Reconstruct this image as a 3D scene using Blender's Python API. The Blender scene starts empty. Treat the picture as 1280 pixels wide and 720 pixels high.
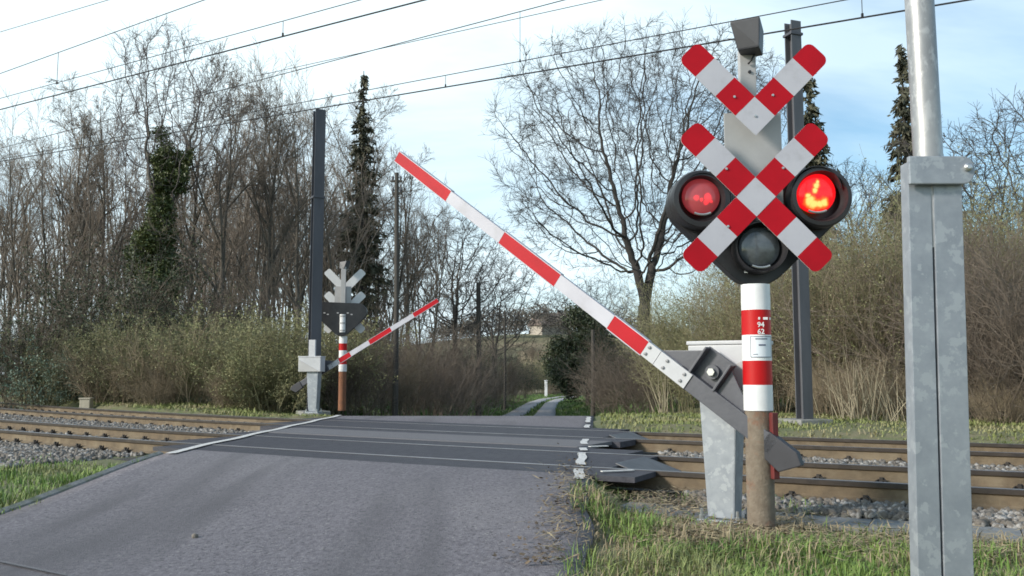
import bpy, bmesh, math, random
import numpy as np
from mathutils import Vector, Matrix

R = math.radians
SC = bpy.context.scene
COL = SC.collection
rnd = random.Random(7)
nr = np.random.default_rng(11)

# ------------------------------------------------------------------ camera model (for measuring real positions)
F, PITCH, CZ = 1115.0, math.atan(107 / 1115.0), 0.94
cp, sp = math.cos(PITCH), math.sin(PITCH)
def ray(u, v):
    a, b = (u - 640) / F, -(v - 360) / F
    return np.array([a, cp - b * sp, sp + b * cp])
def at(u, v, Y):
    d = ray(u, v); d = d * (Y / d[1]); return Vector((d[0], d[1], CZ + d[2]))
def ground_at(u, v, z):
    d = ray(u, v); d = d * ((z - CZ) / d[2]); return Vector((d[0], d[1], z))

# ------------------------------------------------------------------ track geometry: t along, n across (away from camera)
A0, OFF, CURV = 1.0546, 9.605, -0.0115
GAUGE, SPACE = 1.505, 2.365
RAILN = (0.0, GAUGE, GAUGE + SPACE, 2 * GAUGE + SPACE)
TS = np.arange(-60, 90.01, 0.25)
HD = A0 + CURV * np.clip(TS, -11, 24)
i0 = int(np.argmin(abs(TS)))
def _integ():
    x = np.zeros(len(TS)); y = np.zeros(len(TS)); y[i0] = OFF
    for i in range(i0 + 1, len(TS)):
        a = (HD[i] + HD[i-1]) / 2; x[i] = x[i-1] - math.sin(a) * .25; y[i] = y[i-1] + math.cos(a) * .25
    for i in range(i0 - 1, -1, -1):
        a = (HD[i] + HD[i+1]) / 2; x[i] = x[i+1] + math.sin(a) * .25; y[i] = y[i+1] - math.cos(a) * .25
    return x, y
TX, TY = _integ()
def trk(t, n, z=0.0):
    x = np.interp(t, TS, TX); y = np.interp(t, TS, TY); a = np.interp(t, TS, HD)
    return Vector((x + math.cos(a) * n, y + math.sin(a) * n, z))
def trk_head(t): return float(np.interp(t, TS, HD))
def tn(x, y):
    """track coordinates of world points (arrays)"""
    x = np.atleast_1d(np.asarray(x, float)).ravel(); y = np.atleast_1d(np.asarray(y, float)).ravel()
    t = np.empty(len(x)); n = np.empty(len(x))
    for s in range(0, len(x), 4000):
        dx = x[s:s+4000, None] - TX[None]; dy = y[s:s+4000, None] - TY[None]
        k = np.argmin(dx * dx + dy * dy, 1); r = np.arange(len(k))
        a = HD[k]; ddx = dx[r, k]; ddy = dy[r, k]
        n[s:s+4000] = ddx * np.cos(a) + ddy * np.sin(a)
        t[s:s+4000] = TS[k] - ddx * np.sin(a) + ddy * np.cos(a)
    return t, n
def sstep(a, b, x):
    x = np.clip((np.asarray(x, float) - a) / (b - a), 0, 1); return x * x * (3 - 2 * x)

# ------------------------------------------------------------------ road and ground heights
def road_z(x, y):
    t, n = tn(x, y); y = np.asarray(y, float).ravel()
    z = -.235 + .23 * sstep(-4.6, -.7, n)
    d = np.clip(y - 20.3, 0, None)
    far = -1.95 * (1 - np.exp(-d / 22.0))
    return np.where(y > 20.3, np.where(n > 6, z + far, z), z)
PC_Y = [0, 21, 40, 67, 86, 100, 115, 124, 130]
PC_X = [-2.2, -1.06, .35, 1.75, 2.9, 4.5, 7.8, 13.5, 24]
def road_edges(y):
    y = np.asarray(y, float)
    l = -4.36 + .019 * y; r = -.07 + .094 * y
    c = np.interp(y, PC_Y, PC_X); w = np.interp(y, [21, 34, 60, 200], [2.85, 1.8, 1.5, 1.5])
    k = sstep(20, 24, y)
    return l * (1 - k) + (c - w) * k, r * (1 - k) + (c + w) * k
def ground_z(x, y):
    x = np.asarray(x, float).ravel(); y = np.asarray(y, float).ravel()
    t, n = tn(x, y)
    near = -.222 - .035 * sstep(-2, -5, n)
    side = np.where(n < 0, near, 0)
    ball = -.215 + 0 * n
    farb = .02 + 0 * n
    z = np.where(n < -.75, near, np.where(n < 6.3, ball, farb))
    k = sstep(6.0, 7.2, n); z = np.where(n > 2, ball * (1 - k) + farb * k, z)
    # beyond the crossing: the lane drops into a shallow valley, banks stay up beside it
    l, r = road_edges(y); dist = np.maximum(np.maximum(l - x, x - r), 0)
    val = -1.95 * (1 - np.exp(-np.clip(y - 20.3, 0, None) / 22.0))
    bank = np.clip(sstep(.6, 5.5, dist), 0, 1) * (1 - sstep(60, 100, y))
    z2 = val * (1 - bank) + (.02 + .25 * bank * sstep(24, 40, y)) * bank
    z = np.where((y > 20.3) & (n > 6.3), z2, z)
    hill = 17.5 * sstep(125, 330, y) * np.exp(-((x - 14) / 90.0) ** 2)
    z = z + np.where(n > 6, hill, 0)
    # under the road
    rz = road_z(x, y) - .03
    inside = sstep(.25, -.02, dist)
    onroad = (y < 128)
    z = np.where(onroad, z * (1 - inside) + rz * inside, z)
    return z
def gz(x, y): return float(ground_z([x], [y])[0])

# ------------------------------------------------------------------ materials
def mat(name, c1, c2=None, scale=6.0, rough=.8, metal=0.0, bump=0.0, bscale=None, detail=6.0, lo=.35, hi=.65, var=0.0,
        c3=None, scale3=1.2, lo3=.45, hi3=.7, stretch=None, emis=None, spec=None, speck=False):
    m = bpy.data.materials.new(name); m.use_nodes = True
    nt = m.node_tree; N = nt.nodes; Lk = nt.links; b = N['Principled BSDF']
    b.inputs['Roughness'].default_value = rough; b.inputs['Metallic'].default_value = metal
    if spec is not None: b.inputs['Specular IOR Level'].default_value = spec
    tc = N.new('ShaderNodeTexCoord'); vec = tc.outputs['Object']
    if stretch:
        mp = N.new('ShaderNodeMapping'); mp.inputs['Scale'].default_value = stretch; Lk.new(vec, mp.inputs['Vector']); vec = mp.outputs['Vector']
    def noise(s, d=detail):
        t = N.new('ShaderNodeTexNoise'); t.inputs['Scale'].default_value = s; t.inputs['Detail'].default_value = d
        t.inputs['Roughness'].default_value = .62; Lk.new(vec, t.inputs['Vector']); return t.outputs['Fac']
    def ramp(src, a, z):
        r = N.new('ShaderNodeMapRange'); r.inputs['From Min'].default_value = a; r.inputs['From Max'].default_value = z; Lk.new(src, r.inputs['Value']); return r.outputs['Result']
    def mix(fac, a, z, mode='MIX'):
        x = N.new('ShaderNodeMix'); x.data_type = 'RGBA'; x.blend_type = mode
        if isinstance(fac, float): x.inputs[0].default_value = fac
        else: Lk.new(fac, x.inputs[0])
        for s, q in ((6, a), (7, z)):
            if isinstance(q, tuple): x.inputs[s].default_value = q + (1,)
            else: Lk.new(q, x.inputs[s])
        return x.outputs[2]
    col = c1
    if c2: col = mix(ramp(noise(scale), lo, hi), c1, c2)
    if c3: col = mix(ramp(noise(scale3, 4), lo3, hi3), col, c3)
    if speck:      # single pale and dark chippings, and worn darker streaks along the road
        vo = N.new('ShaderNodeTexVoronoi'); vo.inputs['Scale'].default_value = 60; Lk.new(tc.outputs['Object'], vo.inputs['Vector'])
        sp_c = N.new('ShaderNodeSeparateColor'); Lk.new(vo.outputs['Color'], sp_c.inputs[0])
        col = mix(ramp(sp_c.outputs[0], .93, .97), col, (.225, .21, .215)); col = mix(ramp(sp_c.outputs[1], .91, .95), col, (.075, .069, .076))
        st_ = N.new('ShaderNodeMapping'); st_.inputs['Scale'].default_value = (1.3, .10, 1); Lk.new(tc.outputs['Object'], st_.inputs['Vector'])
        sn = N.new('ShaderNodeTexNoise'); sn.inputs['Scale'].default_value = 1.1; sn.inputs['Detail'].default_value = 3; Lk.new(st_.outputs[0], sn.inputs['Vector'])
        col = mix(ramp(sn.outputs['Fac'], .50, .72), col, (.085, .079, .087))
    if var:
        oi = N.new('ShaderNodeObjectInfo'); r = N.new('ShaderNodeMapRange'); r.inputs['To Min'].default_value = 1 - var; r.inputs['To Max'].default_value = 1 + var
        Lk.new(oi.outputs['Random'], r.inputs['Value']); vv = N.new('ShaderNodeCombineColor')
        for i in range(3): Lk.new(r.outputs['Result'], vv.inputs[i])
        col = mix(1.0, col, vv.outputs[0], 'MULTIPLY')
    if isinstance(col, tuple): b.inputs['Base Color'].default_value = col + (1,)
    else: Lk.new(col, b.inputs['Base Color'])
    if bump:
        bp = N.new('ShaderNodeBump'); bp.inputs['Strength'].default_value = min(1, bump); bp.inputs['Distance'].default_value = .02
        Lk.new(noise(bscale or scale * 4), bp.inputs['Height']); Lk.new(bp.outputs['Normal'], b.inputs['Normal'])
    if emis: b.inputs['Emission Color'].default_value = emis[0] + (1,); b.inputs['Emission Strength'].default_value = emis[1]
    m.diffuse_color = c1 + (1,)
    return m

M = {}
M['asphalt'] = mat('asphalt', (.110, .099, .113), (.180, .166, .182), 30, .85, 0, .4, 90, detail=10, lo=.38, hi=.62, c3=(.205, .190, .198), scale3=.42, lo3=.47, hi3=.80, stretch=(1.0, .6, 1), speck=True)
M['lane'] = mat('lane_asphalt', (.30, .29, .30), (.22, .21, .22), 8, .9, 0, .4, 60)
M['asphalt_new'] = mat('pale_asphalt', (.125, .12, .13), (.165, .158, .168), 50, .85, 0, .5, 160)
M['rubber'] = mat('crossing_rubber', (.046, .045, .056), (.070, .068, .080), 9, .7, 0, .4, 60, spec=.25, c3=(.075, .072, .08), scale3=1.5, lo3=.55, hi3=.8)
M['line'] = mat('white_road_paint', (.62, .60, .58), (.30, .29, .29), 22, .7, lo=.5, hi=.68, bump=.2)
M['kerb'] = mat('concrete_kerb', (.27, .26, .25), (.19, .19, .17), 12, .9, bump=.4, c3=(.12, .14, .06), scale3=2, lo3=.55, hi3=.7)
M['duct'] = mat('concrete_duct', (.21, .215, .22), (.15, .155, .16), 10, .9, bump=.3, c3=(.12, .13, .08), scale3=1.6, lo3=.55, hi3=.75)
M['soil'] = mat('soil_and_grass', (.11, .13, .05), (.19, .16, .10), 3, .95, bump=.8, bscale=30, c3=(.10, .13, .045), scale3=.6)
M['hill'] = mat('hill_field', (.10, .12, .045), (.25, .18, .11), .012, .95, c3=(.08, .10, .04), scale3=.03)
M['ballast'] = mat('ballast_bed', (.08, .072, .065), (.04, .036, .033), 26, .95, bump=1, bscale=40)
M['stone'] = mat('ballast_stone', (.19, .165, .14), (.06, .052, .045), 9, .9, bump=.3, c3=(.34, .32, .30), scale3=9, lo3=.5, hi3=.6)
M['rail_web'] = mat('rail_rust', (.175, .128, .08), (.115, .085, .055), 7, .85, bump=.3, c3=(.21, .165, .11), scale3=2.2, lo3=.5, hi3=.7)
M['rail_head'] = mat('rail_head_worn', (.045, .036, .032), (.07, .055, .045), 8, .5, .3)
M['rail_top'] = mat('rail_running_surface', (.46, .46, .48), (.30, .29, .30), 3, .45, .9)
M['sleeper'] = mat('sleeper_timber', (.075, .06, .048), (.12, .10, .08), 7, .95, bump=.6, stretch=(1, 6, 1))
M['clip'] = mat('rail_clip', (.035, .028, .024), None, rough=.7)
M['white'] = mat('white_enamel', (.78, .77, .78), (.70, .69, .70), 7, .35, bump=.05, c3=(.55, .53, .5), scale3=4, lo3=.62, hi3=.85)
M['white_refl'] = mat('white_reflective_sheet', (.50, .49, .54), (.44, .43, .48), 3, .5, spec=.3, c3=(.40, .39, .42), scale3=6, lo3=.55, hi3=.8)
M['red_refl'] = mat('red_reflective_sheet', (.46, .004, .014), (.37, .004, .012), 3, .5, spec=.2)
M['red'] = mat('red_enamel', (.52, .006, .008), (.44, .006, .008), 5, .4, spec=.3)
M['red_dark'] = mat('dark_red_paint', (.16, .022, .022), (.10, .02, .018), 9, .6)
M['board_back'] = mat('aluminium_back', (.66, .66, .67), (.58, .58, .59), 5, .45)
M['plate_grey'] = mat('grey_back_plate', (.42, .41, .41), (.36, .35, .35), 4, .5)
M['black'] = mat('black_housing', (.016, .015, .018), (.028, .026, .028), 6, .42)
M['black_rough'] = mat('black_inside', (.008, .008, .009), None, rough=.7)
M['dkgrey'] = mat('dark_grey_paint', (.088, .088, .105), (.068, .068, .082), 7, .42, bump=.08)
M['cweight'] = mat('counterweight_paint', (.040, .039, .048), (.03, .029, .036), 6, .6)
M['horn'] = mat('bell_box_grey', (.052, .052, .062), (.038, .038, .046), 6, .5)
M['boxgrey'] = mat('light_grey_paint', (.50, .50, .52), (.43, .43, .45), 4, .45)
M['galv'] = mat('galvanised_steel', (.33, .35, .385), (.26, .28, .315), 9, .5, .35, .06, 30, c3=(.365, .385, .415), scale3=13, lo3=.55, hi3=.60)
M['galv_pole'] = mat('galvanised_tube', (.38, .375, .38), (.26, .255, .26), 6, .42, .45, .05, 30, c3=(.44, .43, .43), scale3=20, lo3=.52, hi3=.62, stretch=(1, 1, .5))
M['bolt'] = mat('zinc_bolt', (.55, .55, .55), None, rough=.35, metal=.8)
M['bolt_dull'] = mat('dull_bolt', (.22, .22, .23), None, rough=.5, metal=.3)
M['rustpipe'] = mat('weathered_pipe', (.15, .115, .085), (.21, .17, .13), 14, .85, bump=.4, c3=(.22, .09, .05), scale3=6, lo3=.55, hi3=.75)
M['rustpipe2'] = mat('orange_rust_pipe', (.26, .11, .055), (.19, .085, .05), 8, .85, bump=.4)
M['mast'] = mat('mast_steel', (.085, .085, .10), (.06, .06, .072), 3, .5, .1, stretch=(1, 1, .2))
M['mast_pale'] = mat('mast_steel_pale', (.115, .115, .13), (.085, .085, .095), 4, .5, .1, stretch=(1, 1, .2))
M['wire'] = mat('catenary_wire', (.018, .017, .02), None, rough=.6)
M['wood'] = mat('weathered_pole_wood', (.085, .075, .065), (.05, .045, .04), 4, .9, stretch=(4, 4, .4), bump=.3)
M['glass'] = mat('clear_lens', (.05, .055, .06), (.09, .10, .11), 12, .12, spec=.8)
M['bark'] = mat('bark', (.085, .072, .06), (.14, .122, .10), 5, .95, var=.25, stretch=(1, 1, .35), bump=.5)
M['twig'] = mat('bare_twigs', (.18, .145, .117), (.255, .208, .168), .5, .9, var=.3)
M['twig_grey'] = mat('grey_twigs', (.10, .085, .085), (.14, .12, .115), .5, .9, var=.2)
M['twig_dark'] = mat('dark_branches', (.045, .040, .038), (.07, .062, .057), .6, .9)
M['twig_tan'] = mat('tan_scrub_stems', (.27, .215, .145), (.19, .15, .105), .8, .9, var=.2)
M['twig_olive'] = mat('olive_scrub_twigs', (.195, .182, .10), (.265, .24, .145), .8, .9, var=.2)
M['twig_brown'] = mat('brown_scrub_stems', (.15, .118, .095), (.20, .16, .125), .8, .9, var=.2)
M['bud'] = mat('fresh_buds', (.165, .18, .075), (.245, .225, .12), .9, .8, var=.2)
M['leaf_dark'] = mat('dark_evergreen_leaf', (.030, .042, .020), (.055, .072, .028), 1.2, .55, var=.2)
M['leaf_ivy'] = mat('ivy_leaf', (.05, .072, .02), (.10, .115, .035), .9, .5, var=.15)
M['leaf_grey'] = mat('grey_green_leaf', (.13, .19, .13), (.20, .26, .20), 2, .6)
M['spruce'] = mat('spruce_needles', (.055, .058, .036), (.09, .085, .055), .9, .8, var=.15)
M['straw'] = mat('dry_straw', (.34, .275, .17), (.24, .19, .12), 3, .9)
M['stalk'] = mat('dead_stalk', (.36, .31, .22), (.26, .22, .15), 3, .9)
M['grass'] = mat('grass_blade', (.10, .195, .035), (.23, .30, .075), 1.6, .7, c3=(.26, .235, .12), scale3=1.0, lo3=.5, hi3=.72)
M['grass_far'] = mat('bank_grass_blade', (.165, .19, .055), (.22, .24, .085), 1.2, .8, c3=(.34, .28, .17), scale3=.5, lo3=.48, hi3=.68)
M['grass_lane'] = mat('lane_grass_blade', (.06, .12, .028), (.10, .16, .04), .5, .8)
M['litter'] = mat('dead_leaf', (.20, .145, .095), (.10, .075, .055), 4, .95)
M['field'] = mat('tan_field', (.32, .22, .13), (.24, .19, .10), .05, .95)
M['roof'] = mat('tile_roof', (.19, .145, .13), (.16, .125, .11), .8, .9)
M['wall'] = mat('pale_render', (.42, .37, .31), (.36, .32, .28), .6, .9)
M['concrete'] = mat('marker_concrete', (.45, .40, .31), (.36, .32, .25), 8, .9, bump=.3)
M['paper'] = mat('label_sheet', (.72, .75, .80), None, rough=.4)
M['ink'] = mat('label_ink', (.10, .12, .18), None, rough=.5)
M['cream'] = mat('white_figures', (.80, .78, .78), None, rough=.4)

def lens_mat(name, cx, cz, rl, kind):
    """red lens: lit one glows with lamp and reflector pattern, dim one carries painted reflections"""
    m = bpy.data.materials.new(name); m.use_nodes = True; nt = m.node_tree; N = nt.nodes; L = nt.links; b = N['Principled BSDF']
    b.inputs['Roughness'].default_value = .12
    tc = N.new('ShaderNodeTexCoord'); nz = N.new('ShaderNodeTexNoise'); nz.inputs['Scale'].default_value = 14; nz.inputs['Detail'].default_value = 3; L.new(tc.outputs['Object'], nz.inputs['Vector'])
    mx = N.new('ShaderNodeVectorMath'); mx.operation = 'MULTIPLY_ADD'; L.new(nz.outputs['Color'], mx.inputs[0]); mx.inputs[1].default_value = (.05, 0, .05); L.new(tc.outputs['Object'], mx.inputs[2])
    fl = N.new('ShaderNodeVectorMath'); fl.operation = 'MULTIPLY'; fl.inputs[1].default_value = (1, 0, 1); L.new(mx.outputs[0], fl.inputs[0])
    if kind == 'lit': pts = [(-.30, -.42, .30), (-.12, -.58, .28), (.12, -.60, .28), (.34, -.50, .26), (.0, .30, .20), (-.08, .08, .20), (.04, .48, .13), (-.42, -.18, .16)]
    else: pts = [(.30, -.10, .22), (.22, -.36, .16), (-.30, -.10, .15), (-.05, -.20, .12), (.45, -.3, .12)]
    acc = None
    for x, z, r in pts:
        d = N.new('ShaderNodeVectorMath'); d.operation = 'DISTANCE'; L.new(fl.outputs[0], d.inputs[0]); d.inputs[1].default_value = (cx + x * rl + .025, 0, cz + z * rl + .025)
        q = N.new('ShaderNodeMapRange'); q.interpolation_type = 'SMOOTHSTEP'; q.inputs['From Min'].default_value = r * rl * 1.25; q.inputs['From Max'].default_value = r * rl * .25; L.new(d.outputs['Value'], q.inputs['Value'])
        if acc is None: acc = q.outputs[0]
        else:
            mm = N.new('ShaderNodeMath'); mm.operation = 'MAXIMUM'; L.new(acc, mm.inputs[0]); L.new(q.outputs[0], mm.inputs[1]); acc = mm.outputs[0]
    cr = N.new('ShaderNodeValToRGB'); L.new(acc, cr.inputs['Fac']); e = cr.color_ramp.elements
    if kind == 'lit':
        b.inputs['Base Color'].default_value = (.4, .01, .01, 1)
        e[0].color = (.70, .004, .008, 1); e[1].position = .95; e[1].color = (1.0, .62, .16, 1); k = e.new(.5); k.color = (1.0, .16, .02, 1)
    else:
        b.inputs['Base Color'].default_value = (.26, .055, .06, 1)  # pale sky reflection mixed into the base colour of the dim lens
        e[0].color = (.11, .008, .010, 1); e[1].position = .9; e[1].color = (.95, .02, .03, 1)  # reflections in the dim lens painted as red emission spots
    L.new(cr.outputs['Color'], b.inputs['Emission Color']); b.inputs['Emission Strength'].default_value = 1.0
    return m

# ------------------------------------------------------------------ mesh building
class MB:
    def __init__(s): s.v = []; s.f = []; s.m = []
    def add(s, vs, fs, mi=0):
        o = len(s.v); s.v += [tuple(p) for p in vs]; s.f += [tuple(i + o for i in f) for f in fs]; s.m += [mi] * len(fs)
    def box(s, c, size, rot=None, mi=0, taper=1.0):
        hx, hy, hz = [q / 2 for q in size]; vs = []
        for z in (-hz, hz):
            k = 1 if z < 0 else taper
            for x, y in ((-hx, -hy), (hx, -hy), (hx, hy), (-hx, hy)): vs.append(Vector((x * k, y * k, z)))
        if rot is not None: vs = [rot @ p for p in vs]
        vs = [p + Vector(c) for p in vs]
        s.add(vs, [(3, 2, 1, 0), (4, 5, 6, 7), (0, 1, 5, 4), (1, 2, 6, 5), (2, 3, 7, 6), (3, 0, 4, 7)], mi)
    def prism(s, front, back, mi=0, mi_back=None, mi_side=None):
        n = len(front); s.add(list(front) + list(back), [], mi); o = len(s.v) - 2 * n
        s.f.append(tuple(o + i for i in range(n))); s.m.append(mi)
        s.f.append(tuple(o + n + i for i in reversed(range(n)))); s.m.append(mi if mi_back is None else mi_back)
        for i in range(n):
            j = (i + 1) % n; s.f.append((o + j, o + i, o + n + i, o + n + j)); s.m.append(mi if mi_side is None else mi_side)
    def tube(s, pts, rad, n=10, mi=0, cap=True):
        pts = [Vector(p) for p in pts]; k = len(pts)
        rad = rad if isinstance(rad, (list, tuple)) else [rad] * k
        rings = []
        for i, p in enumerate(pts):
            d = (pts[min(i + 1, k - 1)] - pts[max(i - 1, 0)]).normalized()
            a = d.cross(Vector((0, 0, 1))) if abs(d.z) < .95 else d.cross(Vector((1, 0, 0)))
            a.normalize(); b = d.cross(a)
            rings.append([p + (a * math.cos(2 * math.pi * q / n) + b * math.sin(2 * math.pi * q / n)) * rad[i] for q in range(n)])
        vs = [p for r in rings for p in r]; fs = []
        for i in range(k - 1):
            for q in range(n):
                q2 = (q + 1) % n; fs.append((i * n + q, i * n + q2, (i + 1) * n + q2, (i + 1) * n + q))
        if cap: fs += [tuple(reversed(range(n))), tuple(range((k - 1) * n, k * n))]
        s.add(vs, fs, mi)
    def lathe(s, prof, o, ax, n=28, mi=0):
        """prof: (radius, distance along axis ax) pairs"""
        o = Vector(o); ax = Vector(ax).normalized()
        a = ax.cross(Vector((0, 0, 1))) if abs(ax.z) < .95 else ax.cross(Vector((1, 0, 0))); a.normalize(); b = ax.cross(a)
        vs = [o + ax * h + (a * math.cos(2 * math.pi * q / n) + b * math.sin(2 * math.pi * q / n)) * max(r, 1e-5) for r, h in prof for q in range(n)]
        fs = [(i * n + q, i * n + (q + 1) % n, (i + 1) * n + (q + 1) % n, (i + 1) * n + q) for i in range(len(prof) - 1) for q in range(n)]
        s.add(vs, fs, mi)
    def build(s, name, mats, parent=None, bevel=0, smooth=False):
        me = bpy.data.meshes.new(name); me.from_pydata(s.v, [], s.f)
        mats = mats if isinstance(mats, (list, tuple)) else [mats]
        for m in mats: me.materials.append(m)
        me.polygons.foreach_set('material_index', s.m)
        bm = bmesh.new(); bm.from_mesh(me); bmesh.ops.recalc_face_normals(bm, faces=bm.faces)
        if bevel:
            es = [e for e in bm.edges if len(e.link_faces) == 2 and e.calc_face_angle(0) > .6]
            bmesh.ops.bevel(bm, geom=es, offset=bevel, segments=2, affect='EDGES', profile=.6, clamp_overlap=True)
        bm.to_mesh(me); bm.free()
        if smooth:
            me.polygons.foreach_set('use_smooth', [True] * len(me.polygons))
            try: me.set_sharp_from_angle(angle=R(38))
            except Exception: pass
        o = bpy.data.objects.new(name, me); COL.objects.link(o)
        if parent: o.parent = parent
        return o
def npmesh(name, V, Fq, material, parent=None, smooth=False):
    """quads or tris as arrays"""
    V = np.asarray(V, np.float32).reshape(-1, 3); Fq = np.asarray(Fq, np.int32); k = Fq.shape[1]
    me = bpy.data.meshes.new(name); me.vertices.add(len(V)); me.vertices.foreach_set('co', V.ravel())
    me.loops.add(Fq.size); me.loops.foreach_set('vertex_index', Fq.ravel())
    me.polygons.add(len(Fq)); me.polygons.foreach_set('loop_start', np.arange(0, Fq.size, k, dtype=np.int32))
    me.update(calc_edges=True); me.materials.append(material)
    if smooth: me.polygons.foreach_set('use_smooth', np.ones(len(Fq), bool))
    o = bpy.data.objects.new(name, me); COL.objects.link(o)
    if parent: o.parent = parent
    return o
def tag(o, label=None, cat=None, group=None, kind=None):
    if label: o['label'] = label
    if cat: o['category'] = cat
    if group: o['group'] = group
    if kind: o['kind'] = kind
    return o
def thing(name, label, cat, loc=(0, 0, 0), rz=0.0, group=None):
    o = bpy.data.objects.new(name, None); COL.objects.link(o); o.location = loc; o.rotation_euler = (0, 0, rz); o.empty_display_size = .2
    return tag(o, label, cat, group)
def copy_tree(o, parent=None):
    c = o.copy(); COL.objects.link(c)
    if parent: c.parent = parent
    for ch in list(o.children): copy_tree(ch, c)
    return c
def text_mesh(name, s, size, material, parent, mtx):
    cu = bpy.data.curves.new(name, 'FONT'); cu.body = s; cu.size = size; cu.align_x = 'CENTER'; cu.align_y = 'CENTER'; cu.extrude = .0006; cu.offset = size * .02
    ob = bpy.data.objects.new(name, cu); COL.objects.link(ob)
    dg = bpy.context.evaluated_depsgraph_get(); me = bpy.data.meshes.new_from_object(ob.evaluated_get(dg))
    bpy.data.objects.remove(ob); me.materials.clear(); me.materials.append(material); me.transform(mtx)
    o = bpy.data.objects.new(name, me); COL.objects.link(o); o.parent = parent
    return o

# ------------------------------------------------------------------ terrain, road, markings
def axis(fine0, fine1, step, lo, hi, g=1.18):
    a = list(np.arange(fine0, fine1 + 1e-6, step)); s = step; x = fine1
    while x < hi: s *= g; x += s; a.append(x)
    s = step; x = fine0; b = []
    while x > lo: s *= g; x -= s; b.append(x)
    return np.array(b[::-1] + a)
gx = axis(-14, 10, .25, -1600, 1600); gy = axis(-1, 27, .25, -60, 2500, 1.12)
X, Y = np.meshgrid(gx, gy); Z = ground_z(X, Y)
Z = Z + .02 * np.sin(X.ravel() * 2.1 + 1.3 * np.sin(Y.ravel() * 1.7)) * (Z > -5) * 0.6
ny, nx = X.shape; idx = np.arange(nx * ny).reshape(ny, nx)
Q = np.stack([idx[:-1, :-1], idx[:-1, 1:], idx[1:, 1:], idx[1:, :-1]], -1).reshape(-1, 4)
g = npmesh('ground', np.stack([X.ravel(), Y.ravel(), Z], 1), Q, M['soil'], smooth=True); tag(g, kind='structure')
g.data.materials.append(M['hill'])
cyy = Y[:-1, :-1].ravel(); g.data.polygons.foreach_set('material_index', (cyy > 120).astype(np.int32))

def strip(name, ys, lf, rf, zf, material, ncol=12, dz=0.0, skirt=.05):
    V = []; Fs = []
    for y in ys:
        l, r = lf(y), rf(y); xs = np.linspace(l, r, ncol); zz = zf(xs, np.full(ncol, y)) + dz
        V.append((xs[0], y, zz[0] - skirt)); V += [(x, y, z) for x, z in zip(xs, zz)]; V.append((xs[-1], y, zz[-1] - skirt))
    k = ncol + 2
    for i in range(len(ys) - 1):
        for j in range(k - 1): Fs.append((i * k + j, i * k + j + 1, (i + 1) * k + j + 1, (i + 1) * k + j))
    return npmesh(name, V, Fs, material, smooth=True)
def redge(y, side): return float(road_edges(y)[side])
ys = np.concatenate([np.arange(-3, 34, .3)])
wob = lambda y: .03 * math.sin(y * 2.3) + .02 * math.sin(y * 5.1 + 1)
tag(strip('road', ys, lambda y: redge(y, 0), lambda y: redge(y, 1) + (wob(y) if y < 7 else 0), road_z, M['asphalt'], 26), kind='structure')
# the two wheel tracks of the lane beyond
for k, s in enumerate((-1, 1)):
    yy = np.arange(33.5, 127, 1.0)
    tag(strip('lane', yy, lambda y: float(np.interp(y, PC_Y, PC_X)) + s * .9 - .62, lambda y: float(np.interp(y, PC_Y, PC_X)) + s * .9 + .62,
              lambda x, y: road_z(x, y), M['lane'], 4, .01), kind='structure')

def tstrip(name, t0, t1, n0, n1, material, z=0.0, step=.4, thick=.05, kind='structure', hump=None, z_at=None):
    ts = np.linspace(t0, t1, max(2, int(abs(t1 - t0) / step) + 1)); V = []; Fs = []
    for t in ts:
        a = trk(t, n0, z); b = trk(t, n1, z)
        V += [(a.x, a.y, a.z - thick), tuple(a), tuple(b), (b.x, b.y, b.z - thick)]
    for i in range(len(ts) - 1):
        o = i * 4
        for j in range(3): Fs.append((o + j, o + j + 1, o + j + 5, o + j + 4))
        Fs.append((o + 3, o, o + 4, o + 7))
    V = [tuple(p) for p in V]
    mb = MB(); mb.add(V, Fs); e = len(V) - 4; mb.add(V[:4], [(3, 2, 1, 0)]); mb.add(V[e:], [(0, 1, 2, 3)])
    o = mb.build(name, material)
    if kind: o['kind'] = kind
    return o
def t_of(u, v, z=0.0): p = ground_at(u, v, z); t, n = tn([p.x], [p.y]); return float(t[0]), float(n[0])

# rubber panels in the crossing: three strips per track, the field strips fill the deck
tL1 = lambda n: float(tn([-4.12], [OFF + 0])[0][0])
def t_left(n):       # where the road's left edge crosses the line at offset n
    best = None
    for t in np.arange(0, 25, .05):
        p = trk(t, n)
        if p.x < redge(p.y, 0) + .12: return t
    return 20
def t_right(n):
    for t in np.arange(10, -12, -.05):
        p = trk(t, n)
        if p.x > redge(p.y, 1) - .05: return t
    return -5
panels = [('near', -.62, -.045, 'narrow dark rubber strip along the nearer side of the nearest rail'),
          ('near', .10, GAUGE - .045, 'broad dark rubber panel filling the space between the two nearest rails'),
          ('near', GAUGE + .045, GAUGE + .62, 'narrow dark rubber strip behind the second rail from the camera'),
          ('far', RAILN[2] - .62, RAILN[2] - .045, 'narrow dark rubber strip in front of the third rail from the camera'),
          ('far', RAILN[2] + .10, RAILN[3] - .045, 'broad dark rubber panel filling the space between the two farthest rails'),
          ('far', RAILN[3] + .045, RAILN[3] + .62, 'narrow dark rubber strip beyond the farthest rail')]
for i, (w, n0, n1, lab) in enumerate(panels):
    nm = (n0 + n1) / 2
    t0 = t_right(nm) - (.62 if i % 3 != 1 else .55); t1 = t_left(nm) + .55
    o = tstrip('rubber_mat', t0, t1, n0, n1, M['rubber'], -.004, .4, .05 if i == 0 else .08, None)
    tag(o, lab, 'rubber mat', 'rubber mats of the level crossing')
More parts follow.
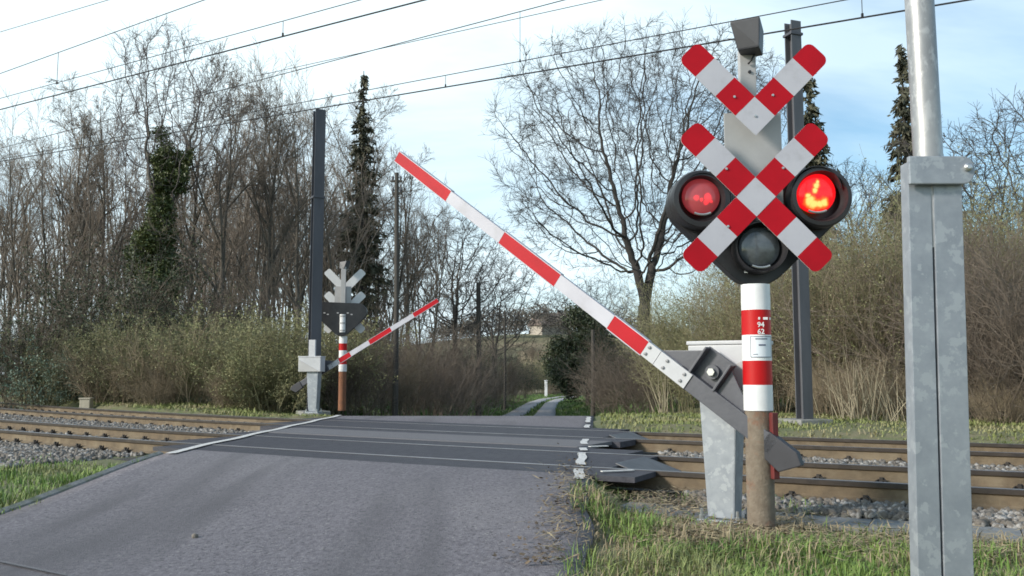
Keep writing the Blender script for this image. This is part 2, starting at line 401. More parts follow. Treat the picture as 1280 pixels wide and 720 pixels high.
# wedge ramps and sheet deflectors at the right-hand ends
def deflector(n0, n1, t, lab):
    p = []
    for (tt, nn, zz) in ((t, n0, .022), (t, n1, .022), (t - .42, n1 + .03, -.12), (t - .42, n0 - .03, -.12)): p.append(trk(tt, nn, zz))
    mb = MB(); mb.prism(p, [q - Vector((0, 0, .014)) for q in p]); o = mb.build('deflector_plate', M['plate_grey2'], bevel=.003)
    tag(o, lab, 'deflector plate', 'sloping steel plates at the crossing end')
M['plate_grey2'] = mat('bare_steel_sheet', (.12, .12, .13), (.075, .075, .085), 6, .45, .3)
deflector(.3, 1.15, t_right(.8) - .56, 'grey steel plate sloping down between the two nearest rails beside the crossing')
deflector(RAILN[2] + .3, RAILN[2] + 1.15, t_right(RAILN[2] + .8) - .58, 'grey steel plate sloping down between the two farthest rails beside the crossing')

# paler asphalt between the tracks
tstrip('road_strip', t_right(2.7) - .1, t_left(2.7), GAUGE + .625, RAILN[2] - .625, M['asphalt_new'], .004, .4, .05)
# painted edge lines
def road_line(name, xf, y0, y1, w, material, dz=.016, gaps=()):
    V = []; Fs = []; y = y0; prev = None
    while y <= y1 + 1e-6:
        if any(a < y < b for a, b in gaps): prev = None; y += .1; continue
        x = xf(y); z = float(road_z([x], [y])[0]) + dz; V += [(x - w / 2, y, z), (x + w / 2, y, z)]
        if prev is not None: Fs.append((prev, prev + 1, len(V) - 1, len(V) - 2))
        prev = len(V) - 2; y += .1
    o = npmesh(name, V, Fs, material); o['kind'] = 'structure'
railY = [float(trk(t_right(n), n).y) for n in RAILN]
road_line('road_marking', lambda y: redge(y, 0) + .10 + .02 * math.sin(y * 3), 10.7, 21.0, .12, M['line'])
road_line('road_marking', lambda y: redge(y, 1) - .10 + .012 * math.sin(y * 7), 8.1, 19.5, .095, M['line'],
          gaps=[(q - .1, q + .1) for q in railY] + [(8.9, 9.05), (11.4, 11.9), (12.9, 15.5), (16.5, 17.2)])
mbp = MB()
for (u, v, w, d) in ((772, 590, .34, .05), (748, 559, .26, .07)):
    p = ground_at(u, v, .0); mbp.box((p.x, p.y, float(road_z([p.x], [p.y])[0]) + .018), (w, d, .008), Matrix.Rotation(.35, 3, 'Z'))
o = mbp.build('road_marking', M['line']); o['kind'] = 'structure'
road_line('road_seam', lambda y: -3.27 + (5.75 - y) * 1.58, 4.7, 6.0, .055, M['asphalt_new'], .012)
# concrete kerb edge on the left near side
mk = MB(); pts = []
for y in np.arange(1.5, 10.9, .3): x = redge(y, 0) - .06; pts.append((x, y, float(road_z([x + .1], [y])[0]) - .035))
mk.tube(pts, .065, 8); o = mk.build('kerb', M['kerb'], smooth=True); o['kind'] = 'structure'
# cable duct: a row of concrete lids beside the nearest rail
for k in range(26):
    t0 = t_right(-1.0) - .35 - k * .5
    if t0 < -13: break
    dz = rnd.uniform(-.006, .006)
    o = tstrip('cable_duct', t0, t0 - .49, -1.32 - dz, -.80 - dz, M['duct'], -.195 + dz, .25, .12)

# ballast bed under both tracks, left and right of the road
tstrip('ballast_bed', -58, 88, -.62, 6.1, M['ballast'], -.208, .5, .05)

# ------------------------------------------------------------------ tracks
HP = [(-.075, -.172), (.075, -.172), (.075, -.160), (.030, -.146), (.009, -.132), (.009, -.058), (.034, -.044), (.036, -.008), (.028, 0),
      (-.028, 0), (-.036, -.008), (-.034, -.044), (-.009, -.058), (-.009, -.132), (-.030, -.146), (-.075, -.160)]
RMI = [0, 0, 0, 0, 0, 0, 1, 1, 2, 1, 1, 0, 0, 0, 0, 0]
def rail(parent, n):
    ts = np.arange(-56, 86, .5); mb = MB(); k = len(HP); V = []; Fs = []; mi = []
    for t in ts:
        for (a, z) in HP: V.append(tuple(trk(t, n + a, z)))
    for i in range(len(ts) - 1):
        for j in range(k):
            Fs.append((i * k + j, i * k + (j + 1) % k, (i + 1) * k + (j + 1) % k, (i + 1) * k + j)); mi.append(RMI[j])
    me = bpy.data.meshes.new('rail'); me.from_pydata(V, [], Fs)
    for m in ('rail_web', 'rail_head', 'rail_top'): me.materials.append(M[m])
    me.polygons.foreach_set('material_index', mi); me.update()
    o = bpy.data.objects.new('rail', me); COL.objects.link(o); o.parent = parent
proto = None
for which, n0, lab in ((0, 0.0, 'nearer railway track, rusty rails crossing the road closest to the camera'),
                       (1, RAILN[2], 'farther railway track, rusty rails running in front of the bushes')):
    tr = thing('railway_track', lab, 'railway track', (0, 0, 0))
    rail(tr, n0); rail(tr, n0 + GAUGE)
    cnt = 0
    for k in range(-32, 64):
        t = k * .62 + .2
        p = trk(t, n0 + GAUGE / 2)
        l, r = road_edges(p.y)
        if l - .6 < p.x < r + 1.1: continue
        if t > 34 or t < -13: continue
        if proto is None:
            mb = MB(); mb.box((0, 0, -.215), (.25, 2.55, .07)); sl = mb.build('sleeper', M['sleeper'], bevel=.008)
            for yy in (-GAUGE / 2, GAUGE / 2):
                for s in (-1, 1):
                    c = MB(); y0 = yy + s * .05
                    c.box((0, yy + s * .105, -.163), (.10, .09, .03)); c.tube([(-.05, yy + s * .13, -.15), (-.02, yy + s * .08, -.118), (.03, yy + s * .05, -.142), (.05, yy + s * .12, -.15)], .012, 6)
                    c.box((.0, yy + s * .115, -.135), (.03, .03, .06))
                    c.build('rail_clip', M['clip'], sl)
            proto = sl; s_ = sl
        else:
            s_ = copy_tree(proto)
        s_.parent = tr; s_.location = p; s_.rotation_euler = (0, 0, trk_head(t) + math.pi / 2)
        s_.location.z = 0; cnt += 1

# ballast stones
ICO = None
def stones(name, pts, size, material, seed=3):
    r = np.random.default_rng(seed); bm = bmesh.new(); bmesh.ops.create_icosphere(bm, subdivisions=1, radius=1)
    bv = np.array([v.co[:] for v in bm.verts]); bf = np.array([[v.index for v in f.verts] for f in bm.faces]); bm.free()
    n = len(pts); sc = r.uniform(.55, 1.25, (n, 1, 3)) * size
    V = bv[None] * (1 + r.uniform(-.28, .28, (n, len(bv), 1))) * sc
    q = r.normal(size=(n, 4)); q /= np.linalg.norm(q, axis=1, keepdims=True); w, x, y, z = q.T
    Rm = np.stack([1-2*(y*y+z*z), 2*(x*y-z*w), 2*(x*z+y*w), 2*(x*y+z*w), 1-2*(x*x+z*z), 2*(y*z-x*w), 2*(x*z-y*w), 2*(y*z+x*w), 1-2*(x*x+y*y)], 1).reshape(n, 3, 3)
    V = np.einsum('nij,nkj->nki', Rm, V) + np.asarray(pts)[:, None]
    Fq = bf[None] + (np.arange(n) * len(bv))[:, None, None]
    o = npmesh(name, V.reshape(-1, 3), Fq.reshape(-1, 3), material); tag(o, kind='stuff'); return o
P = []
def scatter_t(t0, t1, n0, n1, dens, zb, cond=None):
    k = int(abs(t1 - t0) * (n1 - n0) * dens)
    for _ in range(k):
        t, n = rnd.uniform(t0, t1), rnd.uniform(n0, n1); p = trk(t, n); l, r = road_edges(p.y)
        if l - .3 < p.x < r + (.95 if n < -.3 or n > 0 else .9): continue
        P.append((p.x, p.y, zb + rnd.uniform(-.015, .03)))
scatter_t(-9, t_right(-.5), -.80, -.10, 700, -.20)
scatter_t(6, 22, -2.0, -.10, 420, -.215)
scatter_t(-11, 20, GAUGE + .15, RAILN[2] - .15, 330, -.185)
scatter_t(20, 34, GAUGE + .15, RAILN[2] - .15, 160, -.185)
scatter_t(-11, 26, .15, GAUGE - .15, 110, -.20)
scatter_t(-11, 30, RAILN[2] + .15, RAILN[3] - .15, 100, -.20)
tag(stones('ballast', P, .042, M['stone']), 'grey and brown crushed stone ballast along the tracks', 'ballast')

# ------------------------------------------------------------------ level crossing signal (built facing -Y, base at the origin)
SY = 6.62
SB = at(952, 664, SY)                      # base of the near signal post
def sl(u, v, dy=0.0):                      # signal-plane pixel measurement -> local coordinates (metres)
    p = at(u, v, SY + dy); return Vector((p.x - SB.x, dy, p.z - SB.z))
def build_signal(loc, rz, label, pipe):
    root = thing('crossing_signal', label, 'crossing signal', loc, rz)
    ax = 0.0
    r = .104
    def zc(v): return sl(952, v).z
    zp = [zc(664) - .15, zc(513)]
    mb = MB(); mb.lathe([(r - .004, zp[0]), (r - .004, zp[1])], (0, 0, 0), (0, 0, 1), 32); mb.build('post_base', pipe, root, smooth=True)
    mb = MB(); mb.box((.080, -.085, (zc(597) + zc(515)) / 2), (.05, .06, zc(515) - zc(597)), Matrix.Rotation(.35, 3, 'Z')); mb.build('cable_cover', M['red_dark'], root, bevel=.006)
    mb = MB(); mb.lathe([(0, .012), (.007, .01), (.008, 0)], (.035, -.1, zc(554)), (0.3, -1, 0), 10); mb.build('bolt', M['bolt'], root)
    # banded sleeve
    vs = [513, 481, 451, 419, 388, 356]
    mb = MB(); prof = []
    for i in range(5):
        a, b = zc(vs[i]), zc(vs[i + 1]); mb.lathe([(r + .002, a), (r + .002, b)], (0, 0, 0), (0, 0, 1), 40, 0 if i % 2 == 0 else 1)
    mb.lathe([(r - .01, zc(513)), (r + .002, zc(513))], (0, 0, 0), (0, 0, 1), 40, 2)
    mb.lathe([(r + .002, zc(356)), (.06, zc(356))], (0, 0, 0), (0, 0, 1), 40, 0)
    mb.build('post_sleeve', [M['white'], M['red'], M['black']], root, smooth=True)
    mb = MB(); mb.lathe([(0, zc(340)), (.095, zc(340)), (.095, zc(262)), (0, zc(262))], (0, .125, 0), (0, 0, 1), 28, 0); pc = mb.build('post_top', M['white'], root, smooth=True)
    mb = MB()
    for v in (270, 300, 332): mb.lathe([(.098, zc(v) - .02), (.103, zc(v) - .02), (.103, zc(v) + .02), (.098, zc(v) + .02)], (0, .125, 0), (0, 0, 1), 28); mb.build('clamp_band', M['plate_grey'], pc); mb = MB()
    # upper mast
    mb = MB(); mb.box((sl(941, 200).x, .10, (zc(330) + zc(57)) / 2), (.125, .07, zc(57) - zc(330))); mb.build('mast', M['plate_grey'], root, bevel=.006)
    mb = MB()
    for (u, v) in ((934, 64), (948, 64), (937, 90)): mb.lathe([(0, .012), (.012, .012), (.014, 0)], sl(u, v, .065), (0, -1, 0), 8)
    mb.tube([sl(944, 66, .05), sl(940, 74, .035), sl(935, 80, .05)], .008, 6)
    mb.build('mast_bolt', M['black'], root)
    # horn box at the top
    f = [sl(912, 27, -.06), sl(950, 20, -.16), sl(949, 58, -.13), sl(922, 63, -.03)]
    d = Vector((.085, .20, .0))
    bk = [p + d + Vector((0, 0, dz)) for p, dz in zip(f, (-.01, -.035, .0, .0))]
    mb = MB(); mb.prism(f, bk); mb.build('warning_bell', M['horn'], root, bevel=.012)
    # grey back plate
    a, b = sl(906, 140), sl(982, 290); mb = MB(); mb.box(((a.x + b.x) / 2, .035, (a.z + b.z) / 2), (b.x - a.x, .012, a.z - b.z)); mb.build('back_plate', M['plate_grey'], root, bevel=.003)
    # lamp housing: hull of three circles
    cs = [(872, 253, 37), (1019, 250, 39), (946, 312, 45)]
    pts = []
    for (u, v, q) in cs:
        for k in range(48): pts.append((u + q * math.cos(k * math.pi / 24), v + q * math.sin(k * math.pi / 24)))
    pts.sort()
    def half(ps):
        h = []
        for p in ps:
            while len(h) > 1 and (h[-1][0]-h[-2][0])*(p[1]-h[-2][1])-(h[-1][1]-h[-2][1])*(p[0]-h[-2][0]) <= 0: h.pop()
            h.append(p)
        return h
    hull = half(pts)[:-1] + half(pts[::-1])[:-1]
    # pull the top in so that only the flat back shows between the lamps
    fr = [sl(u, v, .055) for u, v in hull]; bk = [p + Vector((0, .13, 0)) for p in fr]
    mb = MB(); mb.prism(fr, bk); hs = mb.build('lamp_housing', M['black'], root, bevel=.01)
    mb = MB()
    for (u, v) in ((896, 268), (912, 262), (996, 268), (1010, 262), (954, 262)): p = sl(u, v, .189); mb.box((p.x, .187, p.z), (.05, .006, .028))
    mb.build('maker_plate', M['plate_grey'], hs)
    # crossed boards
    def board(name, c, ang, s0, s1, cuts, first, dy, rounded0, rounded1, w=.1035, mitre=None):
        """strip along direction ang (degrees, from +x) through pixel c; bands alternate; real metres"""
        o = sl(*c, dy); dx = Vector((math.cos(R(ang)), 0, math.sin(R(ang)))); nz = Vector((-math.sin(R(ang)), 0, math.cos(R(ang))))
        mb = MB(); bands = [s0] + cuts + [s1]; col = first
        for a, b in zip(bands[:-1], bands[1:]):
            poly = []
            rr = .055
            def corner(s, t, rnded, sg):
                if not rnded: return [(s, t)]
                cs_, ct = s - sg * rr, t - math.copysign(rr, t); res = []
                for k in range(6):
                    q = k / 5 * math.pi / 2
                    res.append((cs_ + sg * rr * math.cos(q), ct + math.copysign(rr, t) * math.sin(q)))
                return res
            e1 = (b == s1 and rounded1); e0 = (a == s0 and rounded0)
            poly += corner(b, -w, e1, 1)[::-1] if e1 else [(b, -w)]
            poly += corner(b, w, e1, 1) if e1 else [(b, w)]
            poly += corner(a, w, e0, -1)[::-1] if e0 else [(a, w)]
            poly += corner(a, -w, e0, -1) if e0 else [(a, -w)]
            fr = [o + dx * s + nz * t for s, t in poly]; bk = [p + Vector((0, .008, 0)) for p in fr]
            mb.prism(fr, bk, col, 2, 2); col = 1 - col
        return mb.build(name, [M['red_refl'], M['white_refl'], M['board_back']], root)
    hw = .1045
    c2 = (945, 246)
    # lower cross: one long board, the other behind it in two halves
    board('cross_board', c2, 45.6, -.708, .708, [-.523, -.314, -hw, hw, .314, .523], 0, -.125, True, True)
    board('cross_board', c2, 134.4, hw + .001, .708, [.314, .523], 0, -.123, False, True)
    board('cross_board', c2, 134.4, -.708, -hw - .001, [-.523, -.314], 0, -.123, True, False)
    c1 = (944, 145)
    board('upper_cross_board', c1, 45.6, -hw, .703, [hw, .314, .523], 1, -.125, False, True)
    board('upper_cross_board', c1, 134.4, hw + .001, .703, [.314, .523], 0, -.123, False, True)
    mb = MB()
    for (u, v) in ((918, 121), (966, 119), (944, 145), (908, 211), (979, 210), (910, 283)): mb.lathe([(0, .008), (.009, .007), (.011, 0)], sl(u, v, -.1255), (0, -1, 0), 8)
    mb.build('board_screw', M['bolt'], root)
    # lamps
    for (u, v, ro, ul, vl, rl, kind) in ((872, 253, 37, 874, 248, 24, 'dim'), (1019, 250, 39, 1015, 243, 26.5, 'lit'), (946, 311, 33, 946, 311, 26, 'clear')):
        px = SY / F; c = sl(u, v, .05); cl = sl(ul, vl, .02)
        ro *= px; rl *= px
        mb = MB(); mb.lathe([(ro, 0), (ro, .13), (ro * .95, .155), (rl * 1.22, .16), (rl * 1.12, .10), (rl * 1.02, .075)], c, (0, -1, 0), 40)
        lamp = mb.build('signal_lamp', M['black'], root, smooth=True)
        # half visor over the lens
        mb = MB(); n = 20
        a0, a1 = R(8), R(172); fr = []; V = []
        for k in range(n + 1):
            q = a0 + (a1 - a0) * k / n; dep = .015 + .03 * math.sin(q)
            for rr, y in ((rl * 1.14, -.0), (rl * 1.16, -dep), (rl * 1.20, -dep), (rl * 1.20, 0)):
                V.append((cl.x + rr * math.cos(q), -.075 + y, cl.z + rr * math.sin(q)))
        Fs = []
        for k in range(n):
            for j in range(4): Fs.append((k * 4 + j, k * 4 + (j + 1) % 4, k * 4 + 4 + (j + 1) % 4, k * 4 + 4 + j))
        mb.add(V, Fs); mb.build('visor', M['black'], lamp, smooth=True)
        c3 = Vector((cl.x, -.035, cl.z))
        mb = MB(); mb.lathe([(rl, 0), (rl * .98, .012), (rl * .8, .03), (rl * .5, .042), (rl * .2, .047), (0, .048)], c3, (0, -1, 0), 32)
        lm = M['glass'] if kind == 'clear' else lens_mat('red_lens_' + kind, cl.x, cl.z, rl, kind)
        lens = mb.build('lens', lm, lamp, smooth=True)
        mb = MB(); mb.tube([(cl.x + rl * 1.0 * math.cos(q), -.085, cl.z + rl * 1.0 * math.sin(q)) for q in np.linspace(R(245), R(295), 8)], .009, 8); mb.build('lens_rim', M['bolt'], lamp)
    # writing on the red band and the white notice, wrapped on the front of the post
    def onpost(zz): return Matrix.Translation((.004, -r - .0045, zz)) @ Matrix.Rotation(math.pi / 2, 4, 'X')
    text_mesh('lettering', '94', .052, M['cream'], root, onpost(zc(407)))
    text_mesh('lettering', '62', .052, M['cream'], root, onpost(zc(415.5)))
    for (u, w) in ((951.5, .038), (944, .012), (959, .012)):
        mb = MB(); mb.box((sl(u, 399).x, -math.sqrt(max(0, (r + .004) ** 2 - sl(u, 399).x ** 2)), zc(399)), (w, .004, .018))
        mb.build('lettering', M['cream'], root)
    mb = MB(); V = []; n = 10
    qs = np.linspace(R(-40), R(52), n + 1); z0, z1 = zc(447), zc(421)
    for q in qs: V += [((r + .0045) * math.sin(q), -(r + .0045) * math.cos(q), z0), ((r + .0045) * math.sin(q), -(r + .0045) * math.cos(q), z1)]
    mb.add(V, [(2 * k, 2 * k + 2, 2 * k + 3, 2 * k + 1) for k in range(n)])
    nb = mb.build('notice', M['paper'], root, smooth=True)
    mb = MB()
    for (q0, q1, za, zb) in ((-40, 52, 0, .03), (-40, 52, .97, 1.0), (-40, -38, 0, 1), (50, 52, 0, 1), (-20, 28, .85, .90), (-8, 20, .55, .62), (-30, -12, .13, .16)):
        V = []
        for q in np.linspace(R(q0), R(q1), 7):
            for zz in (za, zb): V.append(((r + .0062) * math.sin(q), -(r + .0062) * math.cos(q), z0 + (z1 - z0) * zz))
        mb.add(V, [(2 * k, 2 * k + 2, 2 * k + 3, 2 * k + 1) for k in range(6)])
    mb.build('print', M['ink'], nb)
    return root
build_signal(SB, 0, 'large red and white double cross signal with one lit red lamp', M['rustpipe'])
pf = ground_at(427.5, 506, .02)
pf = at(427.5, 506, 23.6)
build_signal(pf, math.pi + .06, 'far double cross signal seen from behind beside the far barrier', M['rustpipe2'])

# ------------------------------------------------------------------ barriers: local X points along the lowered arm, +Y is the side of the arm
def build_barrier(loc, rz, elev, label, L0, Lt, taper, tab=False):
    root = thing('crossing_barrier', label, 'barrier', loc, rz)
    mb = MB()
    # tapered pressed-steel column (front skin and two flanges)
    for (x0, x1, y0, y1) in ((-.135, .135, -.11, .10),):
        lo = [(-.105, -.09), (.105, -.09), (.105, .085), (-.105, .085)]; hi = [(-.15, -.12), (.15, -.12), (.15, .11), (-.15, .11)]
        mb.add([(x, y, .02) for x, y in lo] + [(x, y, 1.0) for x, y in hi], [(3, 2, 1, 0), (4, 5, 6, 7), (0, 1, 5, 4), (1, 2, 6, 5), (2, 3, 7, 6), (3, 0, 4, 7)])
    col = mb.build('column', M['galv'], root, bevel=.012)
    mb = MB(); mb.box((0, 0, .0), (.34, .30, .03)); bp = mb.build('base_plate', M['galv'], root, bevel=.004)
    mb = MB(); mb.box((0, 0, -.11), (.46, .42, .19)); mb.build('foundation', M['kerb'], root, bevel=.01)
    for x in (-.14, .14):
        for y in (-.12, .12):
            c = MB(); c.lathe([(.022, 0), (.022, .03), (.012, .03), (.012, .075), (0, .075)], (x, y, .015), (0, 0, 1), 6); c.build('anchor_bolt', M['bolt'], bp)
    # drive cabinet
    mb = MB(); mb.box((-.06, -.03, 1.165), (.58, .28, .35)); cab = mb.build('cabinet', M['boxgrey'], root, bevel=.012)
    mb = MB(); mb.box((-.06, -.03, 1.355), (.60, .30, .03)); mb.build('cabinet_lid', M['boxgrey'], root, bevel=.008)
    mb = MB(); f = [Vector((-.33, .114, .995)), Vector((.22, .114, .995)), Vector((-.33, .114, 1.28))]; mb.prism(f, [p + Vector((0, .012, 0)) for p in f]); mb.build('cabinet_flap', M['plate_grey'], root, bevel=.002)
    mb = MB(); f = [Vector((.22, -.174, .995)), Vector((-.33, -.174, .995)), Vector((-.33, -.174, 1.28))]; mb.prism(f, [p - Vector((0, .012, 0)) for p in f]); mb.build('cabinet_flap', M['plate_grey'], root, bevel=.002)
    if tab:
        mb = MB(); mb.box((-.02, -.10, 1.57), (.17, .06, .40)); mb.build('upright_tab', M['boxgrey'], root, bevel=.006)
    # arm assembly, rotated about the pivot
    piv = Vector((-.01, .20, 1.13)); rot = Matrix.Rotation(-elev, 3, 'Y')
    def A(x, y, z): return piv + rot @ Vector((x, y, z))
    off = -.162          # the arm runs below the pivot
    mb = MB(); mb.lathe([(.055, -.12), (.055, .05), (.02, .05), (.02, .062), (0, .062)], piv, (0, 1, 0), 20); pv = mb.build('pivot', M['dkgrey'], root, smooth=True)
    mb = MB(); mb.lathe([(.03, .055), (.03, .08), (0, .08)], piv, (0, 1, 0), 6); mb.build('pivot_nut', M['bolt'], pv)
    mb = MB()            # holder channel with cheeks and ribs
    mb.box(A(-.24, .055, off), (.90, .07, .135), rot)
    for x in (-.10, .13): mb.box(A(x, .05, .015), (.018, .10, .24), rot)
    mb.box(A(.015, .0, .02), (.25, .03, .24), rot)
    f = [A(.14, .03, .10), A(.42, .03, off + .06), A(.14, .03, off + .06)]; mb.prism(f, [p + Vector((0, .02, 0)) for p in f])
    f = [A(-.12, .03, .10), A(-.12, .03, off + .06), A(-.46, .03, off + .06)]; mb.prism(f, [p + Vector((0, .02, 0)) for p in f])
    hold = mb.build('arm_holder', M['dkgrey'], root, bevel=.005)
    mb = MB(); f = [A(-.60, .0, off + .075), A(-.60, .0, off - .10), A(-.82, .0, off - .12), A(-.92, 0, off + .02), A(-.84, 0, off + .075)]
    mb.prism(f, [p + Vector((0, .09, 0)) for p in f]); mb.build('counterweight', M['cweight'], root, bevel=.008)
    # the arm: grey splice then red and white bands
    s0 = .09; tot = Lt
    segs = [(s0, .40, 2), (.40, L0, 2)] + [(L0 + (Lt - L0) * a, L0 + (Lt - L0) * b, c) for a, b, c in ((0, .115, 0), (.115, .309, 1), (.309, .529, 0), (.529, .758, 1), (.758, 1.0, 0))]
    mb = MB()
    def hw(s): return (.064 - taper * (s / tot))
    for a, b, c in segs:
        for (x0, x1, ci) in ((a, b, c),):
            d0, d1 = hw(a), hw(b); g = .0015 if c != 2 else 0.004
            f = [A(a + g, .056, off - d0), A(b, .056, off - d1), A(b, .056, off + d1), A(a + g, .056, off + d0)]
            k = [p - (rot @ Vector((0, -.045, 0))) for p in f]
            mb.prism([p + Vector((0, .0, 0)) for p in f], k, ci)
        if c == 0:      # white rim round the red sheet: thin raised edges
            for sg in (-1, 1):
                d0, d1 = hw(a), hw(b)
                f = [A(a, .053, off + sg * d0), A(b, .053, off + sg * d1), A(b, .053, off + sg * (d1 + .007)), A(a, .053, off + sg * (d0 + .007))]
                mb.prism(f, [p + rot @ Vector((0, .052, 0)) for p in f], 1)
    arm = mb.build('arm', [M['red_refl'], M['white_refl'], M['boxgrey']], root)
    for x, z in ((.15, -.03), (.15, .03), (.32, -.032), (.32, .032), (.50, -.03), (.50, .03)):
        for y, q in ((.102, 1), (.055, -1)):
            mb = MB(); mb.lathe([(.013, 0), (.013, .010), (0, .012)], A(x, y, off + z), (0, q, 0), 8); mb.build('arm_bolt', M['bolt_dull'], arm)
    return root
BB = at(906, 650, 6.98)
HB = R(58)
rzB = math.pi / 2 + HB
build_barrier(BB, rzB, R(36.5), 'near barrier with its long red and white arm half raised', .53, 3.66, .014)
BF = at(392, 515.5, 22.0)
build_barrier(BF, rzB - math.pi + R(20), R(30), 'small far barrier with half raised arm in front of the bushes', .53, 3.45, .010, True)

# ------------------------------------------------------------------ galvanised hinged mast in the foreground
GY = 4.4
gb = at(1174, 720, GY); gb.z = -.32
root = thing('hinged_mast', 'tall galvanised hinged mast in the right foreground', 'mast', gb, 0)
px = GY / F
def gl(u, v, dy=0.0): p = at(u, v, GY); return Vector((p.x - gb.x, dy, p.z - gb.z))
ztop = gl(1170, 205).z
def upr(x0, x1, y0, y1, z0, z1, name):
    mb = MB(); w = x1 - x0; t = .012
    mb.box(((x0 + x1) / 2, y0 + t / 2, (z0 + z1) / 2), (w, t, z1 - z0))
    mb.box((x0 + t / 2, (y0 + y1) / 2 + t / 2, (z0 + z1) / 2), (t, y1 - y0 - t, z1 - z0 - .004))
    mb.box((x1 - t / 2, (y0 + y1) / 2 + t / 2, (z0 + z1) / 2), (t, y1 - y0 - t, z1 - z0 - .004))
    return mb.build(name, M['galv'], root, bevel=.003)
xa = gl(1139, 400).x * .988 - (gb.x * .012); xm = gl(1168.5, 400).x * .988 - gb.x * .012; xb = gl(1206, 400).x * .988 - gb.x * .012
u1 = upr(xa, xm - .004, -.05, .038, -.1, ztop, 'channel_post'); u2 = upr(xm + .006, xb, -.056, .03, -.1, ztop - .01, 'channel_post')
for q in (u1, u2): q.rotation_euler = (0, R(1.0), 0); q.location.x = -.022
c0, c1 = gl(1137, 235).z, gl(1137, 201).z; xr = gl(1219, 220).x * .978 - gb.x * .022; xl = gl(1137, 220).x * .978 - gb.x * .022
h = (c1 - c0) / 2; poly = [(xl, c0), (xr - h * .8, c0)]
poly += [(xr - h * .8 + h * .8 * math.sin(q), (c0 + c1) / 2 - h * math.cos(q)) for q in np.linspace(.2, math.pi - .2, 10)] + [(xr - h * .8, c1), (xl, c1)]
fr = [Vector((x, -.10, z)) for x, z in poly]; mb = MB(); mb.prism(fr, [p + Vector((0, .03, 0)) for p in fr]); cl = mb.build('clamp', M['galv'], root, bevel=.005)
mb = MB(); mb.lathe([(.020, 0), (.020, .012), (.010, .02), (0, .02)], (gl(1209, 215).x * .978 - gb.x * .022, -.10, gl(1209, 215).z), (0, -1, 0), 12); mb.build('clamp_bolt', M['bolt'], cl, smooth=True)
mb = MB(); p0 = gl(1163, 205, .02); p1 = gl(1153.5, 90, .02)
p1 = Vector((p0.x - .005, .02, p1.z)); top = p0 + (p1 - p0) * 8.5
mb.tube([p0 - (p1 - p0) * .9, top], .070, 36); mb.build('tube', M['galv_pole'], root, smooth=True)

# ------------------------------------------------------------------ catenary masts and wires
def hmast(u, vb, vt, Yd, w, rz, label, collars, mname):
    b = at(u, vb, Yd); t = at(u, vt, Yd); H = t.z - b.z
    root = thing('catenary_mast', label, 'mast', b, rz)
    mb = MB(); d = w * .95; fl = .022; z0, z1 = -.3, H
    for s in (-1, 1): mb.box((0, s * (d / 2 - fl / 2), (z0 + z1) / 2), (w, fl, z1 - z0))
    mb.box((0, 0, (z0 + z1) / 2), (.016, d - 2 * fl - .002, z1 - z0 - .01)); mb.build('beam', M[mname], root, bevel=.004)
    for zc_ in collars:
        mb = MB(); mb.box((0, 0, zc_), (w + .05, d + .05, .05)); mb.build('collar', M['mast'], root, bevel=.006)
    mb = MB(); mb.box((0, 0, -.2), (.7, .7, .5)); mb.build('foundation', M['kerb'], root, bevel=.02)
    return root, H
hmast(391.5, 516, 138, 22.7, .27, R(28), 'dark steel catenary mast behind the far barrier cabinet', [5.5], 'mast')
hmast(1006, 527, 28, 16.6, .225, R(20), 'grey steel catenary mast just right of the large double cross', [7.35], 'mast_pale')

def plane_hit(u, v, n):
    a = trk(-8, n); b = trk(24, n); d = (b - a); nrm = np.array([d.y, -d.x, 0.0]); nrm /= np.linalg.norm(nrm)
    r = ray(u, v); s = np.dot(nrm, np.array([a.x, a.y, 0]) - np.array([0, 0, CZ])) / np.dot(nrm, r)
    q = r * s; return Vector((q[0], q[1], CZ + q[2]))
def wire(name, label, p1, p2, n, rad, droppers=(), ext=(14, 26)):
    a, b = plane_hit(*p1, n), plane_hit(*p2, n)   # a: left, b: right
    d = (b - a).normalized(); A_, B_ = a - d * ext[1], b + d * ext[0]
    root = thing(name, label, 'overhead wire', A_, 0, 'overhead wires above the tracks')
    L = (B_ - A_); K = 16
    mb = MB(); mb.tube([L * (k / K) for k in range(K + 1)], rad, 6); mb.build('conductor', M['wire'], root)
    for (u, v1, v2) in droppers:
        p, q = plane_hit(u, v1, n), plane_hit(u, v2, n); q = Vector((p.x, p.y, q.z))
        mb = MB(); mb.tube([p - A_, q - A_], .006, 6); mb.box(q - A_, (.03, .03, .05)); mb.build('dropper', M['wire'], root)
    return root
nA, nB = GAUGE / 2, RAILN[2] + GAUGE / 2
wire('contact_wire', 'thick lower wire over the nearer track, running to the upper left', (0, 137), (530, 0), nA, .0125)
wire('auxiliary_wire', 'thin wire just above the thick wire at the upper left', (0, 123), (450, 0), nA, .007, [(354, 27, 43)])
wire('messenger_wire', 'high thin wire at top left with one long dropper', (0, 92), (255, 0), nA, .008, [(73, 66, 103)])
wire('feeder_wire', 'topmost thin wire in the upper left corner', (0, 40), (135, 0), nA - .5, .006)
wire('contact_wire', 'thick lower wire over the farther track, passing behind the double cross', (460, 125), (1180, 5), nB, .0135, (), (10, 20))
wire('auxiliary_wire', 'thin wire with droppers just above the thick wire behind the double cross', (420, 120), (860, 37), nB, .0085, [(557, 94, 107), (1077, -4, 19)], (12, 20))
wire('messenger_wire', 'upper wire over the conifer with a long dropper at mid picture', (420, 75), (705, 0), nB, .009, [(650, 14.5, 76)], (12, 26))
wire('feeder_wire', 'upper thin wire just right of the messenger wire at mid picture', (470, 62), (752, 0), nB + .25, .007, (), (12, 4))

